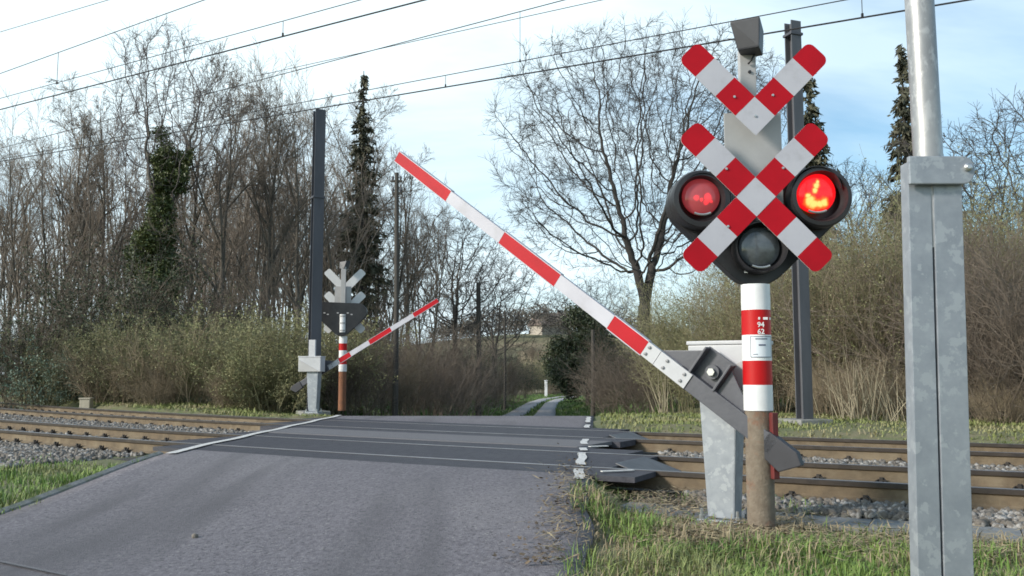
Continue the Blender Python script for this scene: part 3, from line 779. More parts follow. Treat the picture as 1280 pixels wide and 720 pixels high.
# ------------------------------------------------------------------ utility poles
def upole(u, vb, vt, Yd, r, label, arms, lean=0.0):
    b = at(u, vb, Yd); b.z = gz(b.x, b.y); t = at(u + lean, vt, Yd); root = thing('utility_pole', label, 'utility pole', b)
    mb = MB(); d = t - b; mb.tube([d * -.03, d * .5 + Vector((.02, 0, 0)), d], [r, r * .85, r * .7], 12); mb.build('pole', M['wood'], root, smooth=True)
    for k in range(arms):
        c = d * (1 - .035 - .05 * k); mb = MB(); mb.box(c, (.34 - .06 * k, .07, .07)); ar = mb.build('crossarm', M['wood'], root, bevel=.006)
        for x in (-.12, .12):
            m2 = MB(); m2.lathe([(.02, .0), (.035, .04), (.045, .09), (.03, .13), (0, .14)], c + Vector((x, 0, .03)), (0, 0, 1), 10); m2.build('insulator', M['mast'], ar, smooth=True)
upole(494, 507, 216, 27, .09, 'tall slim wooden utility pole with crossarms left of the road', 2, 2)
upole(598, 500, 353, 46, .16, 'shorter dark utility pole beside the lane, left of the centre tree', 0)
upole(631, 495, 388, 62, .10, 'farthest thin utility pole where the lane dips', 0)
upole(741, 520, 412, 33, .09, 'dark weathered wooden post in the brush right of the lane', 0)

# ------------------------------------------------------------------ small things
p = at(108, 504, 26.2); mb = MB(); mb.box((0, 0, .0), (.30, .24, .42)); mb.box((0, 0, .235), (.34, .28, .05)); o = mb.build('marker_block', M['concrete'], bevel=.02); o.location = (p.x, p.y, max(gz(p.x, p.y) + .08, p.z - .1)); tag(o, 'small beige concrete block behind the far rails on the left', 'marker block')
p = at(682.5, 480, 112); z = gz(p.x, p.y); root = thing('gate_post', 'small white post by the hedge beyond the end of the lane', 'post', (p.x, p.y, z))
mb = MB(); mb.box((0, 0, .85), (.34, .34, 2.2)); mb.build('shaft', M['white'], root, bevel=.03); mb = MB(); mb.box((0, 0, 2.0), (.46, .46, .12), taper=.6); mb.build('cap', M['white'], root)
# sticks on the verge and road edge
def stick(pts, r, label):
    mb = MB(); mb.tube(pts, [r * (1 - .6 * k / (len(pts) - 1)) for k in range(len(pts))], 6); o = mb.build('stick', M['stalk'], smooth=True); tag(o, label, 'stick')
def on(u, v, z0, dz): p = ground_at(u, v, z0); return (p.x, p.y, z0 + dz)
stick([on(712, 688, -.27, .06), on(728, 702, -.27, .07), on(754, 716, -.27, .06)], .008, 'long pale stick lying in the grass near the road edge')
stick([on(732, 698, -.27, .08), on(742, 686, -.27, .10), on(750, 680, -.27, .08)], .006, 'short pale stick crossing the longer one in the grass')
stick([on(613, 698, -.235, .012), on(640, 703, -.235, .016), on(655, 711, -.235, .012)], .006, 'thin pale twig lying on the asphalt at the bottom')
q0 = ground_at(912, 700, -.27)
stick([(q0.x, q0.y, -.25), (q0.x + .01, q0.y + .02, -.1), (q0.x + .03, q0.y + .03, .02)], .007, 'thin dry stalk standing upright below the signal post')
p = ground_at(243, 676, -.235); Pp = [(p.x, p.y, float(road_z([p.x], [p.y])[0]) + .008)]
o = stones('pebble', Pp, .026, M['stone'], 5); del o['kind']; o.scale = (1, 1, 1); tag(o, 'single pale flattened pebble on the left side of the road', 'pebble')

# ------------------------------------------------------------------ vegetation generators
def tubes(polys, sides):
    """polys: list of (pts Kx3, radii K), grouped by K -> vertex and quad arrays"""
    Vs = []; Fs = []; o = 0; by = {}
    for p, r in polys: by.setdefault(len(p), []).append((p, r))
    for K, L in by.items():
        Pn = np.array([p for p, r in L]); Rn = np.array([r for p, r in L]); n = len(L)
        d = Pn[:, -1] - Pn[:, 0]; d /= np.linalg.norm(d, axis=1, keepdims=True) + 1e-9
        ref = np.where(np.abs(d[:, 2:3]) < .9, np.array([[0, 0, 1.]]), np.array([[1., 0, 0]]))
        a = np.cross(d, ref); a /= np.linalg.norm(a, axis=1, keepdims=True); b = np.cross(d, a)
        q = np.arange(sides) * 2 * np.pi / sides
        ring = a[:, None] * np.cos(q)[None, :, None] + b[:, None] * np.sin(q)[None, :, None]
        V = Pn[:, :, None] + ring[:, None] * Rn[:, :, None, None]
        base = o + (np.arange(n) * K * sides)[:, None, None] + (np.arange(K - 1) * sides)[None, :, None]
        i = np.arange(sides)[None, None]; j = (i + 1) % sides
        Fq = np.stack([base + i, base + j, base + sides + j, base + sides + i], -1).reshape(-1, 4)
        Vs.append(V.reshape(-1, 3)); Fs.append(Fq); o += n * K * sides
    return np.concatenate(Vs), np.concatenate(Fs)
def join(parts):
    Vs = []; Fs = []; o = 0
    for V, Fq in parts: Vs.append(V); Fs.append(Fq + o); o += len(V)
    return np.concatenate(Vs), np.concatenate(Fs)
def unit(v): return v / (np.linalg.norm(v) + 1e-9)
def rdir(d, ang, rg):
    p = unit(np.cross(d, rg.normal(size=3))); return unit(d * math.cos(ang) + p * math.sin(ang))
def grow(rg, p, d, L, r, lvl, spec, out):
    """spec[lvl] = dict(K, wob, up, n, f0, a0, a1, l0, l1, shape)"""
    s = spec[lvl]; K = s['K']; pts = [p]; ds = [d]
    for k in range(1, K):
        d = unit(d + rg.normal(size=3) * s['wob'] + np.array([0, 0, s['up']])); pts.append(pts[-1] + d * L / (K - 1)); ds.append(d)
    rt = s.get('rt', .35); rad = [r * (1 - (1 - rt) * k / (K - 1)) for k in range(K)]
    out[lvl].append((np.array(pts), np.array(rad)))
    if lvl + 1 >= len(spec): return
    n = s['n']; n = max(1, int(round(n * rg.uniform(.75, 1.25)))); f0 = s['f0']
    for i in range(n):
        f = f0 + (1 - f0) * ((i + rg.uniform(0, 1)) / n); x = f * (K - 1); k = min(int(x), K - 2); w = x - k
        q = pts[k] * (1 - w) + pts[k + 1] * w; rr = rad[k] * (1 - w) + rad[k + 1] * w
        nd = rdir(ds[k], rg.uniform(s['a0'], s['a1']), rg)
        nl = L * rg.uniform(s['l0'], s['l1']) * (1 - s.get('shape', .5) * (f - f0))
        grow(rg, q, nd, nl, min(rr * .75, r * s.get('rr', .5)), lvl + 1, spec, out)
def make_tree(name, seed, spec, H, r, trunk_m, twig_m, thick=2, start=None, minr=.0055):
    rg = np.random.default_rng(seed); out = [[] for _ in spec]
    if start: start(rg, out)
    else: grow(rg, np.array([0, 0, -.2]), np.array([0, 0, 1.]), H, r, 0, spec, out)
    a = [tubes(out[0], 9)] + [tubes(out[i], 6) for i in range(1, thick)]
    V, Fq = join(a); t = npmesh('trunk', V, Fq, trunk_m, smooth=True)
    tw = []
    for i in range(thick, len(out)):
        if out[i]: tw.append(tubes([(p, np.maximum(q, minr)) for p, q in out[i]], 4 if i == thick else 3))
    V, Fq = join(tw); c = npmesh('crown', V, Fq, twig_m)
    return t, c
def sp_(K, wob, up, n, f0, a0, a1, l0, l1, shape=.5, rr=.5, rt=.35): return dict(K=K, wob=wob, up=up, n=n, f0=f0, a0=R(a0), a1=R(a1), l0=l0, l1=l1, shape=shape, rr=rr, rt=rt)
def plant_proto(parts):      # detach prototypes: they get parented by the first placement
    return parts
class Kind:
    def __init__(s, parts): s.parts = parts; s.used = False
    def place(s, name, label, cat, x, y, scale, rz, group=None, z=None, flat=1.0):
        root = thing(name, label, cat, (x, y, gz(x, y) - .02 if z is None else z), rz, group)
        root.scale = (scale * flat, scale * flat, scale)
        for o in s.parts:
            q = o if not s.used else o.copy()
            if s.used: COL.objects.link(q)
            q.parent = root
        s.used = True; return root

SLIM = [sp_(10, .035, .03, 17, .22, 22, 46, .26, .42, .55, .42, .12), sp_(6, .10, .10, 8, .2, 22, 48, .30, .50, .4, .5),
        sp_(5, .14, .06, 7, .15, 22, 52, .38, .60, .3, .55), sp_(4, .16, .06, 5, .15, 20, 50, .4, .65, .3, .6), sp_(3, .2, .03, 1, .2, 20, 50, .5, .6, .3, .6)]
slim = [Kind(make_tree('slim', 20 + i, SLIM, 13.0, .15, M['bark'], M['twig'], 2)) for i in range(4)]
# woodland clump tree with several stems from the foot
def multi(rg, out):
    for k in range(4):
        a = k * 1.6 + rg.uniform(0, .6); grow(rg, np.array([.25 * math.cos(a), .25 * math.sin(a), -.2]), unit(np.array([.16 * math.cos(a), .16 * math.sin(a), 1.])), rg.uniform(9.5, 13), .085, 0, SLIM2, out)
SLIM2 = [sp_(9, .04, .03, 11, .25, 18, 40, .24, .38, .5, .45, .12), sp_(5, .10, .10, 6, .2, 20, 45, .32, .5, .4, .5), sp_(4, .14, .06, 6, .15, 22, 50, .4, .62, .3, .55), sp_(3, .16, .06, 4, .15, 20, 50, .45, .65, .3, .6)]
clump = [Kind(make_tree('clump', 40 + i, SLIM2, 12, .1, M['bark'], M['twig'], 1, multi)) for i in range(3)]
# big spreading tree right of the road
OAK = [sp_(9, .045, .03, 16, .16, 34, 76, .46, .72, .50, .40, .2), sp_(7, .10, .03, 10, .14, 26, 58, .36, .60, .45, .46, .2), sp_(6, .14, .03, 8, .12, 26, 56, .38, .60, .4, .5), sp_(5, .16, .03, 8, .12, 25, 55, .42, .66, .35, .55), sp_(4, .2, .02, 4, .15, 22, 50, .42, .66, .3, .6)]
def oak(rg, out):
    out[0].append((np.array([[0, 0, -.3], [.02, 0, 1.5], [-.02, 0, 3.0], [-.05, 0, 4.4]]), np.array([.42, .36, .34, .32])))
    grow(rg, np.array([-.05, 0, 4.2]), unit(np.array([-.13, .1, 1.])), 11.0, .25, 0, OAK, out)
    grow(rg, np.array([.0, 0, 4.0]), unit(np.array([.20, -.1, 1.])), 10.5, .23, 0, OAK, out)
    for d, L, r in (((-.8, .05, .62), 7.5, .13), ((-.9, -.1, .35), 6.5, .10), ((.85, .0, .5), 6.5, .12), ((-.6, -.5, .8), 7, .11), ((.5, .6, .8), 7, .11)):
        grow(rg, np.array([0, 0, rg.uniform(3.2, 4.2)]), unit(np.array(d)), L, r, 1, OAK, out)
def colonise(name, seed, th, H, rx, ry, trunk_m, twig_m, n_att=2600, step=.32, kill=.62, infl=3.2, r_tip=.007, lean=0.0, twigs=4):
    rg = np.random.default_rng(seed)
    d = rg.normal(size=(n_att, 3)); d /= np.linalg.norm(d, axis=1, keepdims=True); rr = rg.uniform(0, 1, n_att) ** .42
    zc_, rz_ = (th + H) / 2, (H - th) / 2
    A = d * rr[:, None] * np.array([rx, ry, rz_]) + np.array([0, 0, zc_])
    lob = 1 + .20 * np.sin(d[:, 0] * 5 + seed) + .12 * np.sin(d[:, 1] * 6 + d[:, 2] * 5); A[:, :2] *= lob[:, None]
    low = A[:, 2] < zc_; A[low, :2] *= .95
    nodes = [np.array([0, 0, -.3])]; par = [-1]
    z = .2; x = 0.0
    while z < th * .8: x += rg.normal() * .02; nodes.append(np.array([x, rg.normal() * .02, z])); par.append(len(nodes) - 2); z += step
    base = len(nodes) - 1
    for sx in (-1, 1):                     # the trunk forks in two
        p = nodes[base]; last = base
        for k in range(int(2.2 / step)):
            p = p + unit(np.array([sx * .20 + lean, sx * .08, 1.0])) * step + rg.normal(size=3) * .02; nodes.append(p); par.append(last); last = len(nodes) - 1
    nd = np.array(nodes); best = np.full(len(A), 1e9); bi = np.zeros(len(A), int)
    for s0 in range(0, len(nd)):
        dd = np.linalg.norm(A - nd[s0], axis=1); u = dd < best; best[u] = dd[u]; bi[u] = s0
    alive = np.ones(len(A), bool)
    for it in range(150):
        act = alive & (best < (infl if it > 12 else 6.0))
        if not act.any(): break
        k = bi[act]; v = A[act] - np.array(nodes)[k]; v /= np.linalg.norm(v, axis=1, keepdims=True) + 1e-9
        uq, inv = np.unique(k, return_inverse=True); sm = np.zeros((len(uq), 3)); np.add.at(sm, inv, v)
        sm += rg.normal(size=sm.shape) * .18 * np.linalg.norm(sm, axis=1, keepdims=True); sm /= np.linalg.norm(sm, axis=1, keepdims=True) + 1e-9
        n0 = len(nodes)
        for q, dv in zip(uq, sm): nodes.append(nodes[q] + dv * step); par.append(int(q))
        new = np.array(nodes[n0:]); idx = np.where(alive)[0]
        D = np.linalg.norm(A[idx, None] - new[None], axis=2); j = D.argmin(1); m = D[np.arange(len(idx)), j]; u = m < best[idx]
        best[idx[u]] = m[u]; bi[idx[u]] = n0 + j[u]; alive &= best > kill
        if len(nodes) > 16000: break
    n = len(nodes); nd = np.array(nodes); ch = [[] for _ in range(n)]
    for i in range(1, n): ch[par[i]].append(i)
    a2 = np.zeros(n)
    for i in range(n - 1, -1, -1):
        a2[i] = (r_tip ** 1.93 if not ch[i] else sum(a2[c] for c in ch[i]))
    rad = a2 ** (1 / 1.93)
    # chains
    thick_, thin_ = [], []; st = [(0, ch[0][0])] if ch[0] else []
    while st:
        p, c = st.pop(); seq = [p, c]
        while ch[c] and len(seq) < 7:
            k = max(ch[c], key=lambda q: a2[q])
            for o_ in ch[c]:
                if o_ != k: st.append((c, o_))
            seq.append(k); c = k
        if ch[c]:
            for o_ in ch[c]: st.append((c, o_))
        R_ = rad[seq].copy(); R_[0] = min(R_[0], R_[1] * 1.25); (thick_ if R_[1] > .045 else thin_).append((nd[seq], R_))
    tw = []
    ends = [i for i in range(n) if rad[i] < r_tip * 1.9 and i > 0]
    for i in ends:
        dirn = unit(nd[i] - nd[par[i]])
        for k in range(rg.integers(1, twigs)):
            d1 = rdir(dirn, rg.uniform(.2, .95), rg); L = rg.uniform(.35, .95); p0 = nd[i]; p1 = p0 + d1 * L * .5 + rg.normal(size=3) * .03; p2 = p1 + unit(d1 + rg.normal(size=3) * .25) * L * .5
            tw.append((np.array([p0, p1, p2]), np.array([r_tip * .85, r_tip * .75, r_tip * .55])))
            for q in range(2):
                d2 = rdir(d1, rg.uniform(.4, .9), rg); b0 = p0 + (p1 - p0) * rg.uniform(.4, 1); tw.append((np.array([b0, b0 + d2 * L * .22, b0 + d2 * L * .42]), np.array([r_tip * .7, r_tip * .6, r_tip * .5])))
    V, Fq = tubes(thick_, 8); t = npmesh('trunk', V, Fq, trunk_m, smooth=True)
    V, Fq = join([tubes(thin_, 4), tubes(tw, 3)]); c = npmesh('crown', V, Fq, twig_m)
    return t, c
airy = Kind(colonise('airy', 12, 7.6, 15.4, 2.7, 2.7, M['bark'], M['twig_grey'], 1900, .28, .48, 2.6, .0085))
oakk = Kind(colonise('oak', 5, 5.2, 18.5, 7.1, 6.4, M['twig_dark'], M['twig_dark'], 4800, .30, .52, 3.0, .0088, 0.0, 5)) if True else Kind(make_tree('oak', 74, OAK, 12, .3, M['twig_dark'], M['twig_dark'], 2, oak, .0062))
MID = [sp_(7, .06, .02, 11, .22, 30, 62, .42, .66, .4, .5, .2), sp_(6, .12, .07, 8, .2, 28, 55, .36, .56, .4, .5), sp_(5, .15, .05, 6, .15, 26, 55, .4, .6, .35, .55), sp_(4, .18, .05, 4, .15, 22, 50, .45, .65, .3, .6)]
mid = [Kind(colonise('mid', 31 + i, 2.6, 11.5, 4.6 - .6 * i, 4.4, M['twig_dark'], M['twig_dark'], 1700, .27, .52, 3.0, .0105)) for i in range(2)]

def leafcloud(rg, centers, radii, n, size, flatten=1.0, jitter=.5, narrow=1.0):
    centers = np.asarray(centers, float); radii = np.asarray(radii, float)
    k = rg.choice(len(centers), n, p=radii ** 2 / (radii ** 2).sum()); d = rg.normal(size=(n, 3)); d /= np.linalg.norm(d, axis=1, keepdims=True)
    rr = radii[k] * (rg.uniform(0, 1, n) ** .45) * (1 + jitter * rg.normal(size=n) * .3)
    c = centers[k] + d * rr[:, None] * np.array([1, 1, flatten])
    a = rg.normal(size=(n, 3)); a /= np.linalg.norm(a, axis=1, keepdims=True); b = np.cross(a, rg.normal(size=(n, 3))); b /= np.linalg.norm(b, axis=1, keepdims=True)
    s = size * rg.uniform(.6, 1.3, (n, 1)); a = a * s; b = b * s * .55 * narrow
    V = np.stack([c - a, c + b, c + a, c - b], 1).reshape(-1, 3); return V, np.arange(4 * n).reshape(-1, 4)

# scrub: arching stems with twigs, optionally sprinkled with buds or leaves
SCRUB = [sp_(6, .10, -.01, 10, .12, 18, 50, .35, .6, .35, .6, .3), sp_(5, .16, .02, 6, .12, 22, 55, .4, .65, .3, .6), sp_(4, .2, .03, 4, .1, 22, 60, .45, .7, .3, .6)]
def scrub(seed, H, W, stems, stem_m, leaf_m=None, nleaf=0, ls=.05, up=1.0, r=.014, minr=.0045):
    rg = np.random.default_rng(seed); out = [[] for _ in SCRUB]
    for k in range(stems):
        a = rg.uniform(0, 6.283); q = math.sqrt(rg.uniform(0, 1)); tilt = rg.uniform(.1, .75) * (.4 + .6 * q) / up
        p = np.array([W * .36 * q * math.cos(a), W * .36 * q * math.sin(a), -.1]); a2 = a + rg.normal() * .6
        d = unit(np.array([math.sin(tilt) * math.cos(a2), math.sin(tilt) * math.sin(a2), math.cos(tilt)]))
        grow(rg, p, d, H * rg.uniform(.55, 1.1), r * rg.uniform(.7, 1.4), 0, SCRUB, out)
    parts = []
    V, Fq = join([tubes(out[0], 4), tubes([(p, np.maximum(q, minr)) for p, q in out[1]], 3), tubes([(p, np.maximum(q, minr * .8)) for p, q in out[2]], 3)])
    parts.append(npmesh('stems', V, Fq, stem_m))
    if leaf_m:
        tips = np.concatenate([p[1:] for p, q in out[2]]); k = rg.choice(len(tips), nleaf); c = tips[k] + rg.normal(size=(nleaf, 3)) * .05
        a = rg.normal(size=(nleaf, 3)); a /= np.linalg.norm(a, axis=1, keepdims=True); b = np.cross(a, rg.normal(size=(nleaf, 3))); b /= np.linalg.norm(b, axis=1, keepdims=True)
        s = ls * rg.uniform(.6, 1.3, (nleaf, 1)); V = np.stack([c - a * s, c + b * s * .5, c + a * s, c - b * s * .5], 1).reshape(-1, 3)
        parts.append(npmesh('foliage', V, np.arange(4 * nleaf).reshape(-1, 4), leaf_m))
    return parts
olive = [Kind(scrub(100 + i, 2.9, 3.6, 46, M['twig_olive'], M['bud'], 20000, .036)) for i in range(2)]
tan = [Kind(scrub(110 + i, 2.6, 3.4, 50, M['twig_tan'])) for i in range(2)]
brown = [Kind(scrub(120 + i, 3.2, 3.8, 52, M['twig_brown'])) for i in range(2)]
willow = [Kind(scrub(130 + i, 4.6, 3.6, 66, M['twig_olive'], M['bud'], 16000, .034, 1.4)) for i in range(2)]
dark = [Kind(scrub(140 + i, 3.6, 3.8, 30, M['twig_brown'], M['leaf_dark'], 15000, .038)) for i in range(2)]
greyl = Kind(scrub(150, 1.9, 2.4, 24, M['twig_olive'], M['leaf_grey'], 5000, .045))
wiltan = [Kind(scrub(160 + i, 4.6, 3.6, 64, M['twig_tan'], M['bud'], 8000, .034, 1.5)) for i in range(1)]

def evergreen(seed, H, W, n, size, leaf):
    rg = np.random.default_rng(seed); cs = []; rs = []
    for k in range(26):
        a = rg.uniform(0, 6.28); z = rg.uniform(.12, .92); q = W * .5 * math.sqrt(rg.uniform(.1, 1)) * (1.05 - .55 * z)
        cs.append((q * math.cos(a), q * math.sin(a), H * z)); rs.append(rg.uniform(.10, .2) * W)
    V, Fq = leafcloud(rg, cs, rs, n, size); f = npmesh('crown', V, Fq, leaf)
    out = [[], [], []]
    for k in range(3): grow(rg, np.array([rg.normal() * .1, rg.normal() * .1, -.1]), unit(np.array([rg.normal() * .12, rg.normal() * .12, 1])), H * .85, .09, 0, SCRUB, out)
    V, Fq = join([tubes(out[0], 6), tubes(out[1], 3)]); t = npmesh('trunk', V, Fq, M['bark'])
    return [t, f]
everg = Kind(evergreen(170, 6.0, 5.2, 30000, .085, M['leaf_dark']))

def spruce(seed, H, W, gap=.0):
    rg = np.random.default_rng(seed)
    tr = [(np.array([[0, 0, -.2], [0, 0, H * .5], [.03, 0, H]]), np.array([.2, .12, .02]))]; br = []; V_ = []; 
    z = H * .10; C = []; D = []
    while z < H - .1:
        k = (1 - z / H) ** .85; nb = 6 if k > .2 else 4
        for i in range(nb):
            a = rg.uniform(0, 6.283); L = W * .5 * k * rg.uniform(.55, 1.12) + .10; droop = rg.uniform(-.35, .05)
            if rg.uniform() < gap: continue
            e = np.array([math.cos(a) * L, math.sin(a) * L, droop * L]); p0 = np.array([0, 0, z]); m = p0 + e * .5 + np.array([0, 0, -.05 * L]); p1 = p0 + e + np.array([0, 0, .06 * L])
            br.append((np.array([p0, m, p1]), np.array([.03, .018, .006])))
            nl = int(26 * L) + 8; f = rg.uniform(.08, 1, nl)[:, None]; q = p0 + e * f; sd = unit(np.array([-e[1], e[0], 0]))
            q = q + sd * (rg.normal(size=(nl, 1)) * .16 * L * (1 - f * .6)) + rg.normal(size=(nl, 3)) * .05 - np.array([0, 0, 1]) * rg.uniform(0, .22, (nl, 1))
            C.append(q); D.append(np.repeat(unit(e)[None], nl, 0) + rg.normal(size=(nl, 3)) * .55 - np.array([0, 0, .5]))
        z += rg.uniform(.14, .26) * (H / 14)
    C = np.concatenate(C); D = np.concatenate(D); D /= np.linalg.norm(D, axis=1, keepdims=True); n = len(C)
    b = np.cross(D, rg.normal(size=(n, 3))); b /= np.linalg.norm(b, axis=1, keepdims=True); s = rg.uniform(.10, .24, (n, 1))
    V = np.stack([C - D * s, C + b * s * .28, C + D * s, C - b * s * .28], 1).reshape(-1, 3)
    f = npmesh('crown', V, np.arange(4 * n).reshape(-1, 4), M['spruce'])
    V, Fq = join([tubes(tr, 8), tubes(br, 4)]); t = npmesh('trunk', V, Fq, M['twig_dark'])
    return [t, f]
spr = [Kind(spruce(180, 16, 3.9, .32)), Kind(spruce(181, 13, 4.2, .40))]

# ------------------------------------------------------------------ planting
def top_of(kind):
    if not hasattr(kind, 'top'): kind.top = max(float(np.percentile([v.co.z for v in o.data.vertices], 99.85)) for o in kind.parts)
    return kind.top
def X_of(u, Yd): return (u - 640) / F * Yd
def zt(v, Yd): return CZ + (467 - v) / F * Yd
def put(kind, name, label, cat, u, Yd, vtop, H0, rz=None, group=None, flat=1.0, sink=0.0):
    x = X_of(u, Yd); z = gz(x, Yd) - sink; s = (zt(vtop, Yd) - z) / top_of(kind)
    return kind.place(name, label, cat, x, Yd, s, rnd.uniform(0, 6.28) if rz is None else rz, group, z, flat)
WT = 'bare trees of the wood behind the left hedge'
trees = [  # u, depth, top row, kind, label
    (-30, 36, 150, 'c', 'bare many-stemmed tree cut by the left picture edge'),
    (14, 40, 175, 's', 'thin bare tree nearest the left edge, lower than its neighbours'),
    (42, 35, 140, 'c', 'bare many-stemmed tree second in from the left edge'),
    (74, 41, 118, 's', 'thin bare tree below the long dropper of the wire at left'),
    (104, 37, 128, 'c', 'bushy bare tree with several stems midway between left edge and ivy tree'),
    (134, 43, 98, 's', 'thin straight bare tree just left of the ivy tree'),
    (163, 48, 120, 'c', 'bare many-stemmed tree partly behind the left side of the ivy tree'),
    (232, 38, 92, 's', 'straight bare tree just right of the ivy tree'),
    (257, 46, 82, 'c', 'bare many-stemmed tree second to the right of the ivy tree'),
    (272, 35, 74, 's', 'tall forked bare tree halfway from ivy tree to dark mast'),
    (304, 41, 78, 'c', 'dense brown bare tree right of the tall forked one'),
    (331, 36, 96, 's', 'thin bare tree left of the dark catenary mast, second nearest it'),
    (353, 47, 84, 'c', 'dense bare tree with many stems close left of the dark mast'),
    (378, 38, 100, 's', 'thin bare tree whose trunk touches the dark mast on its left'),
    (414, 41, 98, 'c', 'dense bare tree between the dark mast and the spruce'),
    (432, 50, 110, 's', 'thin bare tree partly behind the left side of the spruce'),
    (476, 44, 150, 'c', 'dense bare tree just right of the spruce'),
    (508, 48, 195, 's', 'thin bare tree behind the tall slim utility pole'),
    (532, 56, 235, 'c', 'low bare tree at the right end of the left wood'),
]
ki = {'s': 0, 'c': 0}
for u, Yd, vt, k, lab in trees:
    K = slim if k == 's' else clump; kd = K[ki[k] % len(K)]; ki[k] += 1
    put(kd, 'bare_tree', lab, 'tree', u, Yd, vt - 20, 13.2 if k == 's' else 12.6, None, WT, 1.0)
# second row deeper in the wood
for i, u in enumerate((-10, 60, 120, 210, 245, 290, 320, 365, 400, 455, 495, 20, 90, 150, 180, 225, 268, 305, 342, 385, 425)):
    put(clump[i % 3], 'bare_tree', 'bare tree deep inside the left wood, seen only between nearer trunks', 'tree', u, (60 if i < 11 else 49) + (i * 7) % 13, 140 + (i * 37) % 60 if u < 440 else 215, 12.6, None, 'bare trees deep in the left wood')
# ivy tree
it = put(airy, 'ivy_clad_tree', 'tall bare-topped tree with ivy-covered trunk, highest of the left wood', 'tree', 197, 33, 14, 15.4, 3.6)
s = it.scale[0]; rg = np.random.default_rng(5); cs = []; rs = []
for k in range(64):
    z = rg.uniform(0, 10.6); a = rg.uniform(0, 6.28); q = rg.uniform(.05, .34) * (1.0 if z > 3 else 1.7); cs.append((q * math.cos(a), q * math.sin(a), z)); rs.append(rg.uniform(.32, .56) * (1.5 if z < 5 else 1.05))
for k in range(14): cs.append((rg.uniform(.3, 1.1), rg.uniform(-.5, .5), rg.uniform(8.2, 9.8))); rs.append(.28)
for k in range(26): z = rg.uniform(0, 6.8); cs.append((-rg.uniform(.2, 2.1) * (1.1 - z / 8.5), rg.uniform(-.6, .4), z)); rs.append(rg.uniform(.35, .6))
V, Fq = leafcloud(rg, cs, rs, 66000, .065); iv = npmesh('ivy', V, Fq, M['leaf_ivy'], it); iv.rotation_euler = (0, 0, -it.rotation_euler[2])
put(spr[0], 'spruce_tree', 'dark spruce with pointed top rising above the left wood', 'tree', 450, 43, 80, 16.1)
put(spr[1], 'spruce_tree', 'dark spruce mostly hidden behind the grey mast and double cross', 'tree', 1021, 40, 72, 13.1)
put(spr[1], 'spruce_tree', 'dark spruce rising behind the foreground galvanised mast', 'tree', 1142, 40, 45, 13.1, 2.2, None, .85)
put(oakk, 'bare_tree', 'large spreading bare tree in the centre right behind the barrier arm', 'tree', 806, 45, 22, 16.6, 0.0, None, 1.0)
put(mid[0], 'bare_tree', 'round-crowned bare tree left of the lane, under the raised barrier arm', 'tree', 569, 68, 262, 10.6)
put(mid[1], 'bare_tree', 'small bare tree beyond the shorter dark utility pole', 'tree', 618, 82, 322, 10.6)
put(mid[1], 'bare_tree', 'bare tree at the upper right corner beyond the galvanised mast', 'tree', 1268, 30, 118, 10.6, 1.0)
put(mid[0], 'bare_tree', 'low bare tree in the gap between big tree and lane', 'tree', 742, 80, 345, 10.6, 2.0)
put(mid[1], 'bare_tree', 'bare tree showing between the double cross and the galvanised mast', 'tree', 1075, 46, 200, 10.6, 4.0)
put(mid[0], 'bare_tree', 'bare tree behind the scrub just right of the galvanised mast', 'tree', 1215, 44, 215, 10.6, 3.1)
put(everg, 'evergreen_tree', 'dark rounded evergreen at the right of the lane below the barrier arm', 'tree', 733, 62, 380, 6.3)
# ivy bushes at the foot of the ivy tree
put(dark[0], 'evergreen_shrub', 'tall dark leafy shrub at the left foot of the ivy tree', 'shrub', 163, 32, 285, 3.5, None, 'leafy shrubs in the left wood')
put(dark[1], 'evergreen_shrub', 'dark leafy shrub low at the right foot of the ivy tree', 'shrub', 215, 33, 340, 3.5, None, 'leafy shrubs in the left wood')
put(dark[1], 'evergreen_shrub', 'dark leafy shrub at the left edge below the thin trees', 'shrub', 12, 29, 345, 3.5, None, 'leafy shrubs in the left wood')
put(dark[0], 'evergreen_shrub', 'dark leafy shrub left of the grey-green bush', 'shrub', 72, 31, 335, 3.5, None, 'leafy shrubs in the left wood')
put(dark[1], 'evergreen_shrub', 'small very dark shrub behind the beige marker block', 'shrub', 126, 27.5, 425, 3.5, None, 'leafy shrubs in the left wood', .7)
put(greyl, 'grey_leaved_shrub', 'low grey-green leaved bush near the left edge', 'shrub', 62, 27.8, 425, 1.9)
HG = 'bushes along the left side of the railway'
